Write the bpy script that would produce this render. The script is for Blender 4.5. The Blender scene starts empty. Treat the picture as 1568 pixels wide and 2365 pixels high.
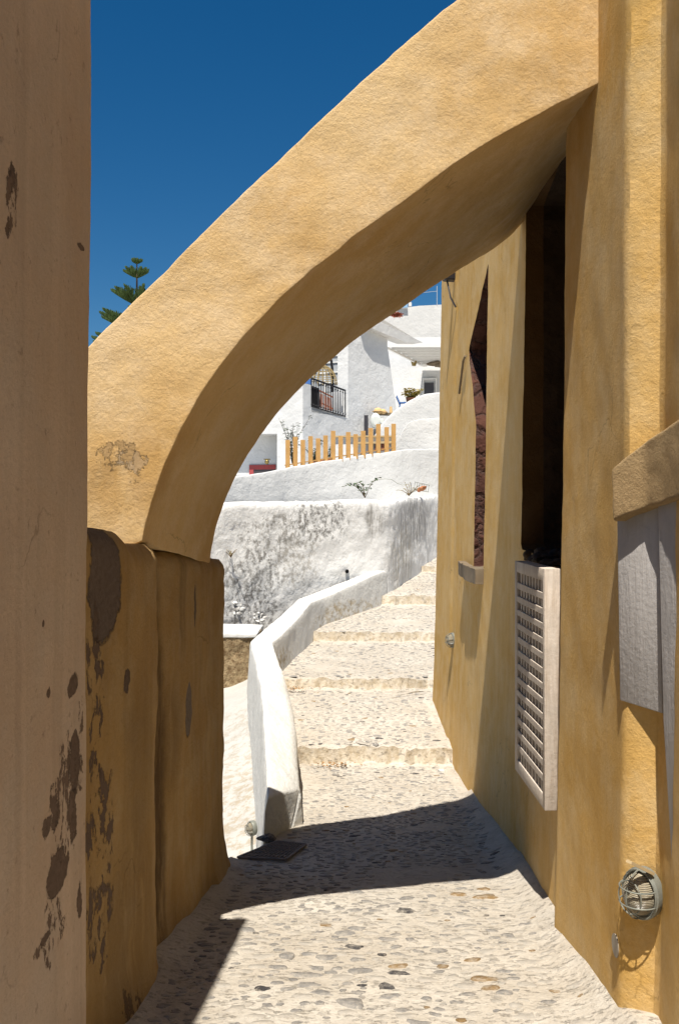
import bpy, bmesh, math, random
from mathutils import Vector, noise, Matrix
random.seed(7)
S = bpy.context.scene
COL = S.collection
F = 2100.0; CU = 784.0; CV = 1182.0; CZ = 5.0; SK = 92.0   # focal (ref px), centre, camera height, alley skew

# ---------------------------------------------------------------- helpers
def W(u, v, t): return Vector(((u-CU)*t, F*t, CZ+(CV-v)*t))
def A(xp, t, z): return Vector((xp+SK*t, F*t, CZ+z))            # alley frame: x', depth t, height relative to the eye
def Z1(x, y): return ((600+x/2.24)*.7967, (700+y/2.24)*.7967)
def Z2(x, y): return ((600+x/2.15)*.7967, (1400+y/2.15)*.7967)
def Z8(x, y): return ((800+x/3.136)*.7967, (850+y/3.136)*.7967)
def lerp(a, b, f): return a+(b-a)*f
def interp(tab, x):
    if x <= tab[0][0]: return tab[0][1]
    for (a, b), (c, d) in zip(tab, tab[1:]):
        if x <= c: return lerp(b, d, (x-a)/(c-a) if c > a else 1)
    return tab[-1][1]
def resample(pts, n):
    L = [0]
    for a, b in zip(pts, pts[1:]): L.append(L[-1]+(b-a).length)
    out = []
    for i in range(n):
        s = L[-1]*i/(n-1); k = 0
        while k < len(L)-2 and L[k+1] < s: k += 1
        f = (s-L[k])/max(1e-9, L[k+1]-L[k]); out.append(pts[k].lerp(pts[k+1], min(1, f)))
    return out
def wob(p, a=(.035, .010, 0.0)):
    q = Vector(p)
    d = noise.noise_vector(q*0.9)*a[0] + noise.noise_vector(q*3.7+Vector((9, 2, 5)))*a[1]
    if a[2]: d += noise.noise_vector(q*13+Vector((1, 7, 3)))*a[2]
    return q+d
def tag(o, label=None, cat=None, group=None, kind=None):
    if label: o['label'] = label
    if cat: o['category'] = cat
    if group: o['group'] = group
    if kind: o['kind'] = kind
    return o
def empty(name, loc, label, cat, group=None):
    o = bpy.data.objects.new(name, None); o.location = loc; o.empty_display_size = .2
    COL.objects.link(o); return tag(o, label, cat, group)
def wloc(o):
    v = Vector((0, 0, 0))
    while o: v += o.location; o = o.parent
    return v
def finish(name, bm, mat, parent=None, smooth=True, angle=42, warp=None, rough=None):
    """bm is in world coordinates; the object's origin is its parent's (or the base of the mesh)."""
    if warp:
        for v in bm.verts: v.co = wob(v.co, warp)
    bmesh.ops.recalc_face_normals(bm, faces=bm.faces)
    me = bpy.data.meshes.new(name)
    base = wloc(parent) if parent else Vector((0, 0, 0))
    if not parent:
        xs = [v.co for v in bm.verts]
        base = Vector((sum(c.x for c in xs)/len(xs), sum(c.y for c in xs)/len(xs), min(c.z for c in xs)))
    for v in bm.verts: v.co -= base
    bm.to_mesh(me); bm.free()
    for m in (mat if isinstance(mat, (list, tuple)) else [mat]): me.materials.append(m)
    if smooth:
        me.polygons.foreach_set('use_smooth', [True]*len(me.polygons))
        me.set_sharp_from_angle(angle=math.radians(angle))
    o = bpy.data.objects.new(name, me); COL.objects.link(o)
    if parent: o.parent = parent
    else: o.location = base
    return o
def bevel_sharp(bm, w, deg=50, seg=3):
    bmesh.ops.recalc_face_normals(bm, faces=bm.faces); bm.normal_update()
    es = [e for e in bm.edges if len(e.link_faces) == 2 and e.calc_face_angle(0) > math.radians(deg)]
    if es: bmesh.ops.bevel(bm, geom=es, offset=w, segments=seg, profile=.5, affect='EDGES', clamp_overlap=True)
def solid_grid(front, back, layers=1, bm=None):
    """front/back: N x M grids of points; perimeter stitched with subdivided sides."""
    bm = bm or bmesh.new(); N = len(front); M = len(front[0])
    fv = [[bm.verts.new(p) for p in r] for r in front]; bv = [[bm.verts.new(p) for p in r] for r in back]
    for g in (fv, bv):
        for i in range(N-1):
            for j in range(M-1): bm.faces.new((g[i][j], g[i+1][j], g[i+1][j+1], g[i][j+1]))
    per = [(i, 0) for i in range(N)]+[(N-1, j) for j in range(1, M)]+[(i, M-1) for i in range(N-2, -1, -1)]+[(0, j) for j in range(M-2, 0, -1)]
    rings = [[fv[i][j] for i, j in per]]
    for k in range(1, layers):
        f = k/layers; rings.append([bm.verts.new(front[i][j].lerp(back[i][j], f)) for i, j in per])
    rings.append([bv[i][j] for i, j in per])
    n = len(per)
    for a, b in zip(rings, rings[1:]):
        for q in range(n): bm.faces.new((a[q], a[(q+1) % n], b[(q+1) % n], b[q]))
    return bm
def box(bm, c, s, rz=0, tilt=None):
    m = Matrix.Translation(Vector(c)) @ Matrix.Rotation(rz, 4, 'Z')
    if tilt: m = m @ tilt
    r = bmesh.ops.create_cube(bm, size=1, matrix=m @ Matrix.Diagonal((s[0], s[1], s[2], 1)))
    return r['verts']
def bar(bm, a, b, w, h=None, up=Vector((0, 0, 1))):
    a = Vector(a); b = Vector(b); h = h or w; d = (b-a); L = d.length; d.normalize()
    if abs(d.dot(up)) > .98: up = Vector((0, 1, 0))
    x = d.cross(up).normalized(); y = x.cross(d)
    m = Matrix(((x.x, d.x, y.x, (a.x+b.x)/2), (x.y, d.y, y.y, (a.y+b.y)/2), (x.z, d.z, y.z, (a.z+b.z)/2), (0, 0, 0, 1)))
    return bmesh.ops.create_cube(bm, size=1, matrix=m @ Matrix.Diagonal((w, L, h, 1)))['verts']
def tube(bm, pts, r, seg=6, r2=None):
    pts = [Vector(p) for p in pts]; rings = []
    for i, p in enumerate(pts):
        d = (pts[min(i+1, len(pts)-1)]-pts[max(i-1, 0)]).normalized()
        up = Vector((0, 0, 1)) if abs(d.z) < .9 else Vector((1, 0, 0))
        x = d.cross(up).normalized(); y = x.cross(d)
        rr = r if r2 is None else lerp(r, r2, i/(len(pts)-1))
        rings.append([bm.verts.new(p+(x*math.cos(a)+y*math.sin(a))*rr) for a in [2*math.pi*k/seg for k in range(seg)]])
    for a, b in zip(rings, rings[1:]):
        for k in range(seg): bm.faces.new((a[k], a[(k+1) % seg], b[(k+1) % seg], b[k]))
    bm.faces.new(rings[0]); bm.faces.new(rings[-1])
def ball(bm, c, r, seg=12, scale=(1, 1, 1)):
    return bmesh.ops.create_uvsphere(bm, u_segments=seg, v_segments=max(6, seg//2), radius=1,
        matrix=Matrix.Translation(Vector(c)) @ Matrix.Diagonal((r*scale[0], r*scale[1], r*scale[2], 1)))['verts']
def plan(u1, t1, u2, t2):
    return lambda u: 1/lerp(1/t1, 1/t2, (u-u1)/(u2-u1))
def prism(pts, off, bm=None):
    """pts: world points of the front polygon, off: thickness vector"""
    bm = bm or bmesh.new(); n = len(pts); off = Vector(off)
    a = [bm.verts.new(p) for p in pts]; b = [bm.verts.new(Vector(p)+off) for p in pts]
    bm.faces.new(a); bm.faces.new(list(reversed(b)))
    for i in range(n): bm.faces.new((a[i], b[i], b[(i+1) % n], a[(i+1) % n]))
    return bm
def zslab(conv, pts, tf, off, bm=None):
    P = []
    for x, y in pts:
        u, v = conv(x, y); P.append(W(u, v, tf(u) if callable(tf) else tf))
    return prism(P, off, bm)
def boolean(ob, cutters):
    for c in cutters:
        m = ob.modifiers.new('b', 'BOOLEAN'); m.operation = 'DIFFERENCE'; m.object = c; m.solver = 'EXACT'
        m.material_mode = 'TRANSFER'
    dg = bpy.context.evaluated_depsgraph_get()
    me = bpy.data.meshes.new_from_object(ob.evaluated_get(dg))
    ob.modifiers.clear(); old = ob.data; ob.data = me
    for c in cutters: bpy.data.objects.remove(c)
    return ob

# ---------------------------------------------------------------- materials
class NT:
    def __init__(s, name):
        s.m = bpy.data.materials.new(name); s.m.use_nodes = True; s.t = s.m.node_tree
        s.b = s.t.nodes['Principled BSDF']; s.b.inputs['Roughness'].default_value = .9
        s.b.inputs['Specular IOR Level'].default_value = .2
        s._c = None
    def n(s, typ, **kw):
        x = s.t.nodes.new(typ)
        for k, v in kw.items(): setattr(x, k, v)
        return x
    def l(s, a, b): s.t.links.new(a, b)
    def val(s, inp, v):
        if hasattr(v, 'is_output'): s.l(v, inp)
        elif v is not None: inp.default_value = v
    def co(s):
        if s._c is None: s._c = s.n('ShaderNodeTexCoord').outputs['Object']
        return s._c
    def pos(s): return s.n('ShaderNodeNewGeometry').outputs['Position']
    def scale(s, vec, sc):
        x = s.n('ShaderNodeVectorMath', operation='MULTIPLY'); s.l(vec, x.inputs[0]); x.inputs[1].default_value = sc; return x.outputs[0]
    def noise(s, sc, det=6, rough=.6, vec=None, dist=0):
        x = s.n('ShaderNodeTexNoise'); x.inputs['Scale'].default_value = sc; x.inputs['Detail'].default_value = det
        x.inputs['Roughness'].default_value = rough; x.inputs['Distortion'].default_value = dist
        s.l(vec if vec is not None else s.pos(), x.inputs['Vector']); return x.outputs['Fac']
    def ramp(s, f, a, b, smooth=False):
        x = s.n('ShaderNodeMapRange'); x.interpolation_type = 'SMOOTHSTEP' if smooth else 'LINEAR'
        s.l(f, x.inputs['Value']); x.inputs['From Min'].default_value = a; x.inputs['From Max'].default_value = b; return x.outputs['Result']
    def math(s, op, a, b=None):
        x = s.n('ShaderNodeMath', operation=op); s.val(x.inputs[0], a)
        if b is not None: s.val(x.inputs[1], b)
        return x.outputs[0]
    def mix(s, f, a, b):
        x = s.n('ShaderNodeMix', data_type='RGBA'); s.val(x.inputs['Factor'], f)
        for i, v in ((6, a), (7, b)):
            if hasattr(v, 'is_output'): s.l(v, x.inputs[i])
            else: x.inputs[i].default_value = (*v, 1)
        return x.outputs[2]
    def blob(s, c, r, warp=.25, sc=6, det=5, soft=False):
        """mask: 1 inside an ellipsoid of noisy outline, world space"""
        nz = s.n('ShaderNodeTexNoise'); nz.inputs['Scale'].default_value = sc; nz.inputs['Detail'].default_value = det+2; nz.inputs['Roughness'].default_value = .74
        p = s.pos(); s.l(p, nz.inputs['Vector'])
        d = s.n('ShaderNodeVectorMath', operation='SUBTRACT'); s.l(nz.outputs['Color'], d.inputs[0]); d.inputs[1].default_value = (.5, .5, .5)
        d2 = s.scale(d.outputs[0], (warp,)*3)
        q = s.n('ShaderNodeVectorMath', operation='ADD'); s.l(p, q.inputs[0]); s.l(d2, q.inputs[1])
        e = s.n('ShaderNodeVectorMath', operation='SUBTRACT'); s.l(q.outputs[0], e.inputs[0]); e.inputs[1].default_value = tuple(c)
        g = s.scale(e.outputs[0], (1/r[0], 1/r[1], 1/r[2]))
        ln = s.n('ShaderNodeVectorMath', operation='LENGTH'); s.l(g, ln.inputs[0])
        return s.ramp(ln.outputs['Value'], 1.25, .45, True) if soft else s.ramp(ln.outputs['Value'], 1.04, .96)
    def bump(s, hs, dist=.01, strength=1):
        prev = None
        for h, d in hs:
            x = s.n('ShaderNodeBump'); x.inputs['Strength'].default_value = strength; x.inputs['Distance'].default_value = d
            s.l(h, x.inputs['Height'])
            if prev: s.l(prev, x.inputs['Normal'])
            prev = x.outputs['Normal']
        s.l(prev, s.b.inputs['Normal'])
    def col(s, c):
        if hasattr(c, 'is_output'): s.l(c, s.b.inputs['Base Color'])
        else: s.b.inputs['Base Color'].default_value = (*c, 1)
def simple(name, c, rough=.6, metal=0, var=.15, sc=20, spec=.3):
    k = NT(name); k.b.inputs['Roughness'].default_value = rough; k.b.inputs['Metallic'].default_value = metal
    k.b.inputs['Specular IOR Level'].default_value = spec
    if var:
        n = k.noise(sc, 4, .6, k.co()); k.col(k.mix(n, tuple(x*(1-var) for x in c), tuple(min(1, x*(1+var)) for x in c)))
    else: k.col(c)
    return k.m
def plaster(name, cols, bump=.012, streak=.0, gsc=1.0, blobs=(), under=(.18, .12, .085), pit=.0, mottle=1.0, fine=.5):
    """lime plaster: broad mottling, rain streaks, trowel relief, pits, peeled patches"""
    k = NT(name); c0, c1, c2 = cols
    a = k.ramp(k.noise(.8*gsc, 5, .62), .35, .68, True)
    b = k.ramp(k.noise(3.1*gsc, 6, .7), .38, .70, True)
    c = k.mix(a, c0, c1); c = k.mix(k.math('MULTIPLY', b, .65*mottle), c, c2)
    if streak:
        st = k.noise(1, 5, .6, k.scale(k.pos(), (9, 9, .55)))
        c = k.mix(k.math('MULTIPLY', k.ramp(st, .45, .75, True), streak), c, tuple(x*.62 for x in c0))
        st2 = k.noise(1, 4, .6, k.scale(k.pos(), (5, 5, .3)))
        c = k.mix(k.math('MULTIPLY', k.ramp(st2, .52, .7, True), streak*.7), c, tuple(min(.9, x*1.25+.02) for x in c1))
    g = k.noise(60, 3, .75)
    c = k.mix(k.math('MULTIPLY', k.ramp(g, .35, .75), fine*.5), c, tuple(x*.6 for x in c0))
    fine_h = k.noise(45, 7, .75); mid = k.noise(11, 7, .68); lump = k.noise(2.4, 3, .5)
    hs = [(lump, .014), (mid, bump*.5), (fine_h, bump*.6)]
    if pit:
        pm = k.ramp(k.noise(17, 4, .7), .62, .72)
        c = k.mix(k.math('MULTIPLY', pm, pit), c, under)
    for bl in blobs:
        cc, rr, wp, sc, uc = bl[:5]; uu = uc or under
        if len(bl) > 5 and bl[5] < 0:      # cluster of flaked-off limewash
            m = k.math('MULTIPLY', k.ramp(k.math('MULTIPLY', k.blob(cc, rr, wp, 3, 5, True), k.noise(sc, 8, .72, k.scale(k.pos(), (1, 1, .55)))), .52, .535), 1.0)
            c = k.mix(m, c, uu); hs.append((k.math('SUBTRACT', 1.0, m), .010)); continue
        if len(bl) > 5:
            m = k.math('MULTIPLY', k.math('MULTIPLY', k.blob(cc, rr, wp, sc, 5, True), k.ramp(k.noise(1, 6, .7, k.scale(k.pos(), (8, 8, 1.6))), .26, .52, True)), bl[5])
            c = k.mix(m, c, uu); continue
        m = k.blob(cc, rr, wp, sc)
        rub = k.mix(k.ramp(k.noise(45, 4, .7), .3, .7), tuple(x*.6 for x in uu), uu)
        c = k.mix(m, c, rub); hs.append((k.math('SUBTRACT', 1.0, m), .012))
    wp_ = k.n('ShaderNodeTexNoise'); wp_.inputs['Scale'].default_value = 2.5; wp_.inputs['Detail'].default_value = 5; k.l(k.pos(), wp_.inputs['Vector'])
    av = k.n('ShaderNodeVectorMath', operation='ADD'); k.l(k.pos(), av.inputs[0]); k.l(k.scale(wp_.outputs['Color'], (.7,)*3), av.inputs[1])
    vr = k.n('ShaderNodeTexVoronoi', feature='DISTANCE_TO_EDGE'); vr.inputs['Scale'].default_value = .85; k.l(av.outputs[0], vr.inputs['Vector'])
    cr = k.math('MULTIPLY', k.ramp(vr.outputs['Distance'], .007, .001), k.ramp(k.noise(1.1, 3, .5), .54, .62))
    c = k.mix(k.math('MULTIPLY', cr, .5), c, tuple(x*.35 for x in c0))
    k.col(c); k.bump(hs); return k.m

# ---------------------------------------------------------------- depth tables (t = depth / F)
STEPS = [(.0055, -3.20, -3.00), (.0068, -2.77, -2.62), (.0083, -2.49, -2.31), (.0100, -2.15, -1.94), (.0119, -1.66, -1.50), (.0140, -1.2, -1.05)]
GT = [(0, -1.6), (.0034, -1.6-338*.0034), (.0044, -3.087), (.0055, -3.2)]
def gz(t):
    if t <= .0055: return interp(GT, t)
    tab = []
    for (t0, a, b) in STEPS: tab += [(t0, a), (t0+.000012, b)]
    tab.append((.016, -.95)); return interp(tab, t)
LB = [(.0005, -1.5), (.00320, -1.5+SK*.0032), (.00328, -.90), (.0037, -.66), (.0041, -.48), (.0049, -.62), (.0059, -.88), (.0068, -1.2), (.0073, -1.05), (.0083, -.7), (.0099, .72), (.0103, 1.15), (.0125, 2.6), (.016, 4.4)]
def lbx(t): return interp(LB, t) if t > .0032 else -1.5+SK*t
RB = [(0, 1.5), (.0045, 1.5+SK*.0045), (.0065, 2.0), (.0068, 4.5), (.02, 7)]
def rbx(t): return interp(RB, t) if t > .0045 else 1.5+SK*t

# ---------------------------------------------------------------- palette
OCH = ((.50, .310, .105), (.56, .375, .155), (.60, .435, .215))
M = {}
M['arch'] = plaster('arch_plaster', ((.59, .375, .15), (.69, .485, .24), (.74, .58, .38)), bump=.010, fine=.6, mottle=.9,
    blobs=[(W(300, 1070, .00214), (.085, .3, .06), .30, 10, (.50, .40, .28)), (W(300, 1100, .00214), (.35, .3, .28), .2, 3, (.42, .24, .075), .55), (W(270, 1050, .00214), (.2, .3, .14), .3, 12, (.40, .26, .12), -1)])
M['house'] = plaster('ochre_house_plaster', ((.58, .34, .09), (.66, .43, .165), (.70, .535, .30)), bump=.010, streak=.16, fine=.5, pit=.15, mottle=.8)
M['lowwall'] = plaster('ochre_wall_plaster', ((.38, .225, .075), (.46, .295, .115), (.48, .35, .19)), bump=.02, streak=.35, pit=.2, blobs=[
    (A(-1.15, 1.15/640, -.29), (.4, .17, .25), .2, 8, (.19, .14, .11)), (A(-1.15, 1.15/600, -.75), (.4, .04, .05), .08, 12, (.15, .1, .07)), (A(-1.18, 1.18/480, -1.3), (.4, .3, .4), .2, 3, (.19, .11, .035), .55), (A(-1.15, 1.15/570, -1.2), (.4, .25, .5), .2, 3, (.20, .12, .04), .5),
    (A(-1.18, 1.18/441, -1.22), (.4, .10, .17), .05, 7, (.23, .175, .135)),
    (A(-1.15, 1.15/658, -.75), (.4, .16, .7), .12, 12, (.15, .10, .07), -1),
    (A(-1.18, 1.18/425, -.6), (.4, .03, .14), .08, 8, (.20, .14, .10)),
    (A(-1.18, 1.18/512, -.85), (.4, .16, .80), .12, 4, (.10, .055, .018), .85),
    (A(-1.18, 1.18/500, -1.7), (.4, .15, .9), .14, 4, (.09, .05, .018), .9),
    (A(-1.18, 1.18/452, -.5), (.4, .10, .5), .1, 4, (.16, .10, .04), .5), (A(-1.15, 1.15/590, -1.9), (.4, .5, .5), .2, 3, (.22, .13, .045), .6),
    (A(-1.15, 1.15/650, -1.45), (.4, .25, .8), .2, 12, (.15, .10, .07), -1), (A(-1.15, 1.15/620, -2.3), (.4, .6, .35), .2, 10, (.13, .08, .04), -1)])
def nb(u, v, ru, rv, wp=.16, sc=13, c=None):       # patch on the tall wall, position in ref px
    t = 1.12/(876-u); return (A(-1.12, t, (CV-v)*t), (.4, ru*t*F/(876-u)*1.0, rv*t), wp, sc, c)
M['tall'] = plaster('tall_wall_plaster', ((.54, .395, .28), (.64, .49, .365), (.56, .45, .35)), streak=.3, pit=.5, blobs=[
    nb(173, 1580, 10, 30, .10), nb(117, 1598, 5, 12, .05), nb(176, 1760, 12, 65, .16), nb(172, 1880, 9, 60, .14), nb(131, 1870, 9, 55, .2), nb(138, 2015, 24, 52, .16),
    nb(112, 1910, 10, 26, .12), nb(17, 410, 8, 30, .14), nb(8, 520, 4, 25, .08), nb(100, 1440, 3, 9, .03), nb(187, 2080, 5, 40, .1), nb(110, 2165, 12, 12, .1), nb(180, 570, 8, 8, .03),
    (*nb(160, 1850, 45, 260, .2, 14), -1), (*nb(20, 450, 30, 160, .2, 14), -1), (*nb(190, 1700, 10, 240, .2, 18), -1), (*nb(120, 2150, 60, 120, .2, 14), -1)])
def whitep(name, tone=(.72, .72, .70), stain=0, seed=0, blobs=()):
    k = NT(name)
    c = k.mix(k.ramp(k.noise(1.3, 5, .6), .35, .7, True), tuple(x*.93 for x in tone), tone)
    c = k.mix(k.math('MULTIPLY', k.ramp(k.noise(5, 5, .7), .55, .8, True), .4), c, tuple(x*y for x, y in zip(tone, (.84, .80, .72))))
    hs = [(k.noise(2.5, 4, .55), .04), (k.noise(14, 6, .65), .014)]
    for cc, rr, wp, sc, uc in blobs:
        if sc < 0: g = k.math('MULTIPLY', k.blob(cc, rr, wp, -sc, 5, True), k.ramp(k.noise(1, 7, .75, k.scale(k.pos(), (9, 9, 1.3))), .40, .60))
        else: g = k.math('MULTIPLY', k.ramp(k.blob(cc, rr, wp, sc, 5, True), .0, .45), k.ramp(k.noise(8, 8, .76), .47, .58))
        c = k.mix(k.math('MULTIPLY', g, .82), c, uc)
    k.col(c); k.bump(hs); return k.m
M['white'] = whitep('white_limewash', (.64, .63, .605)); M['lane'] = whitep('lane_limewash', (.47, .45, .41), blobs=[(W(560, 1780, .0055), (.9, 3, .5), .6, 3, (.35, .31, .25)), (W(545, 1950, .0048), (.5, 3, .5), .6, 4, (.36, .30, .22))])
M['white_far'] = whitep('white_house_paint', (.68, .68, .67))
M['terrace'] = whitep('terrace_wall_paint', (.66, .655, .635))
def ut(u): return interp([(380, .0078), (900, .0102)], u)
GR = (.20, .185, .165)
M['stained'] = whitep('stained_limewash', (.84, .825, .79), blobs=[
    (W(740, 1195, ut(740)), (.62, 9, .5), .8, 2.5, (.13, .12, .105)), (W(650, 1240, ut(650)), (.75, 9, .48), 1.0, 2.5, (.26, .24, .21)), (W(590, 1330, ut(590)), (.7, 9, .5), 1.0, 2.5, GR),
    (W(560, 1420, ut(560)), (.75, 9, .42), .9, 2.5, (.17, .155, .14)), (W(865, 1200, .0100), (.26, 9, .5), .5, -3, (.22, .20, .17)), (W(960, 1205, .0115), (.95, 3, .75), .5, -3, (.16, .145, .125)),
    (W(690, 1300, ut(690)), (.4, 9, .55), .9, 3, (.45, .42, .37)), (W(930, 1290, .0108), (.7, 2, .9), .6, -3, (.42, .37, .28))])
M['parapet'] = whitep('parapet_limewash', (.70, .68, .63), blobs=[(W(800, 1420, .0092), (1.3, 2, .28), .5, 3, (.42, .33, .2)), (W(665, 1540, .0070), (.3, 1.0, .3), .4, 4, (.35, .27, .15))])
k = NT('paving_mortar')
c = k.mix(k.ramp(k.noise(1.1, 5, .6), .35, .7, True), (.485, .43, .355), (.56, .515, .445))
c = k.mix(k.math('MULTIPLY', k.ramp(k.noise(6, 7, .72), .45, .72), .55), c, (.38, .33, .26))
c = k.mix(k.math('MULTIPLY', k.ramp(k.noise(36, 5, .75), .50, .72), .5), c, (.30, .26, .21))
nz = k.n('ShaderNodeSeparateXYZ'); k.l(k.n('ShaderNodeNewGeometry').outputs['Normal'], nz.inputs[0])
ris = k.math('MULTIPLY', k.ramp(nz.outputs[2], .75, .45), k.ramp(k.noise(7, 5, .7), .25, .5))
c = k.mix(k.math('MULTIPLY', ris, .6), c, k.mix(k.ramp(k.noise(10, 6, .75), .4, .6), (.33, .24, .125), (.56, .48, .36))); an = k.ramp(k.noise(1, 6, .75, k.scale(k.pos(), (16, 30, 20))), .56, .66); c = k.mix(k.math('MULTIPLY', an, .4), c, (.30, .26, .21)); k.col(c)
k.bump([(k.noise(4, 4, .6), .03), (k.noise(22, 6, .7), .014), (an, -.006), (k.noise(80, 4, .7), .004)]); M['mortar'] = k.m
def stonem(name, c, d):
    k = NT(name); k.b.inputs['Roughness'].default_value = .75
    a = k.mix(k.ramp(k.noise(14, 6, .7), .3, .7), d, c)
    k.col(k.mix(k.math('MULTIPLY', k.ramp(k.noise(22, 7, .8), .46, .62), .6), a, (.47, .42, .35))); k.bump([(k.noise(30, 5, .7), .012)]); return k.m
M['st_light'] = stonem('cobble_worn', (.41, .375, .325), (.34, .31, .265)); M['st_grey'] = stonem('cobble_grey', (.26, .245, .225), (.17, .16, .15))
M['st_dark'] = stonem('cobble_lava', (.07, .065, .065), (.03, .03, .032)); M['st_tan'] = stonem('cobble_tan', (.25, .165, .075), (.19, .12, .055))
k = NT('lava_rubble'); nz_ = k.n('ShaderNodeTexNoise'); nz_.inputs['Scale'].default_value = 6; nz_.inputs['Detail'].default_value = 6; k.l(k.pos(), nz_.inputs['Vector'])
ad = k.n('ShaderNodeVectorMath', operation='ADD'); k.l(k.pos(), ad.inputs[0]); k.l(k.scale(nz_.outputs['Color'], (.3,)*3), ad.inputs[1])
vo = k.n('ShaderNodeTexVoronoi'); vo.inputs['Scale'].default_value = 3.6; k.l(ad.outputs[0], vo.inputs['Vector'])
ve = k.n('ShaderNodeTexVoronoi', feature='DISTANCE_TO_EDGE'); ve.inputs['Scale'].default_value = 3.6; k.l(ad.outputs[0], ve.inputs['Vector'])
hs_ = k.n('ShaderNodeSeparateColor'); k.l(vo.outputs['Color'], hs_.inputs[0])
c = k.mix(hs_.outputs[0], (.05, .022, .016), (.11, .045, .03)); c = k.mix(k.math('MULTIPLY', k.ramp(ve.outputs['Distance'], .09, .0), .5), c, (.10, .07, .06))
k.col(c); k.bump([(k.ramp(ve.outputs['Distance'], 0, .2), .04), (k.noise(25, 5, .7), .02)]); M['rubble'] = k.m
k = NT('dark_rubble'); vo = k.n('ShaderNodeTexVoronoi'); vo.inputs['Scale'].default_value = 5; k.l(k.pos(), vo.inputs['Vector'])
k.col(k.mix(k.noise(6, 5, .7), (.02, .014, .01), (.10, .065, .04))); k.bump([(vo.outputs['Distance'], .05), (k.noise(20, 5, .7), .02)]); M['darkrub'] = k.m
k = NT('brown_rubble'); k.col(k.mix(k.ramp(k.noise(11, 7, .75), .35, .65), (.14, .08, .035), (.50, .38, .22))); k.bump([(k.noise(8, 6, .7), .08), (k.noise(30, 6, .7), .02)]); M['brownrub'] = k.m
M['jamb'] = plaster('shaded_ochre_jamb', ((.11, .055, .018), (.15, .08, .028), (.19, .11, .05)), bump=.02)  # ochre reveal of the opening, its shade painted into the darker colour
def paintwood(name, c, worn, amt=.6):
    k = NT(name); g = k.noise(1, 6, .7, k.scale(k.pos(), (35, 35, 3)))
    a = k.mix(k.math('MULTIPLY', k.ramp(g, .45, .68), amt), c, worn); a = k.mix(k.math('MULTIPLY', k.ramp(k.noise(4.1, 2, .5), .4, .62), .35), a, tuple(x*.72 for x in c)); a = k.mix(k.math('MULTIPLY', k.ramp(k.noise(9, 5, .7), .5, .75), .4), a, tuple(x*.6 for x in c))
    k.col(a); k.b.inputs['Roughness'].default_value = .75; k.bump([(g, .006), (k.noise(40, 4, .6), .003)]); return k.m
M['shutter'] = paintwood('worn_white_wood', (.60, .52, .44), (.36, .27, .19)); M['greyboard'] = paintwood('grey_board', (.42, .395, .375), (.50, .475, .455), .5)
M['picket'] = paintwood('picket_wood', (.50, .285, .10), (.42, .24, .085), .4)
M['sill'] = simple('grey_stone', (.17, .13, .085), .9, 0, .4, 9)
M['iron'] = simple('black_iron', (.025, .023, .025), .5, .3); M['cage'] = simple('grey_green_metal', (.24, .245, .21), .6, .4, .35, 40)
k = NT('ribbed_glass'); k.b.inputs['Roughness'].default_value = .25; k.b.inputs['Specular IOR Level'].default_value = .6
wv = k.n('ShaderNodeTexWave', bands_direction='Z'); wv.inputs['Scale'].default_value = 45; k.l(k.co(), wv.inputs['Vector'])
k.col(k.mix(k.noise(20, 4, .6), (.30, .25, .17), (.42, .37, .27))); k.bump([(wv.outputs['Fac'], .006)]); M['glass'] = k.m
M['pane'] = simple('window_glass', (.36, .38, .40), .6, 0, .2, 3, .3); M['darkpane'] = simple('dark_glass', (.05, .045, .05), .3, 0, .2, 4, .5)
M['red'] = simple('red_paint', (.33, .06, .06), .6); M['chairwood'] = simple('red_brown_wood', (.22, .075, .04), .6, 0, .4, 6); M['wicker'] = simple('wicker', (.36, .27, .13), .8, 0, .4, 25)
M['blue'] = simple('blue_paint', (.06, .16, .42), .5); M['leaf'] = simple('green_leaf', (.055, .10, .03), .7, 0, .5, 8); M['dryleaf'] = simple('dry_leaf', (.35, .27, .06), .8, 0, .4, 8)
M['stem'] = simple('brown_stem', (.14, .09, .05), .9); M['pine'] = simple('pine_needles', (.075, .12, .035), .8, 0, .5, 2); M['bark'] = simple('bark', (.16, .11, .075), .95, 0, .3, 5)
M['petal'] = simple('rust_red_petals', (.42, .11, .06), .8, 0, .4, 12); M['straw'] = simple('straw', (.62, .42, .2), .9, 0, .3, 30); M['brass'] = simple('brass', (.25, .19, .07), .4, .8)
M['terra'] = simple('terracotta', (.42, .17, .08), .85); M['mat'] = simple('steel_grate', (.17, .14, .12), .8, 0, .4, 30); M['tan'] = simple('tan_wood', (.48, .36, .2), .8, 0, .3, 10)
M['beam'] = simple('white_beam', (.72, .71, .68), .7, 0, .1, 8); M['plate'] = simple('glazed_plate', (.6, .62, .58), .35, 0, .2, 30); M['greyrender'] = simple('grey_render', (.42, .42, .42), .9, 0, .15, 6)
M['soil'] = simple('dry_soil', (.34, .28, .2), .95, 0, .3, 2)

# ---------------------------------------------------------------- ground and paths
bm = bmesh.new(); R = 900
for a in range(1):
    vs = [bm.verts.new(Vector((x, y, CZ-9))) for x, y in ((-R, -R), (R, -R), (R, R*3), (-R, R*3))]; bm.faces.new(vs)
tag(finish('ground', bm, M['soil'], smooth=False), kind='structure')

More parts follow.
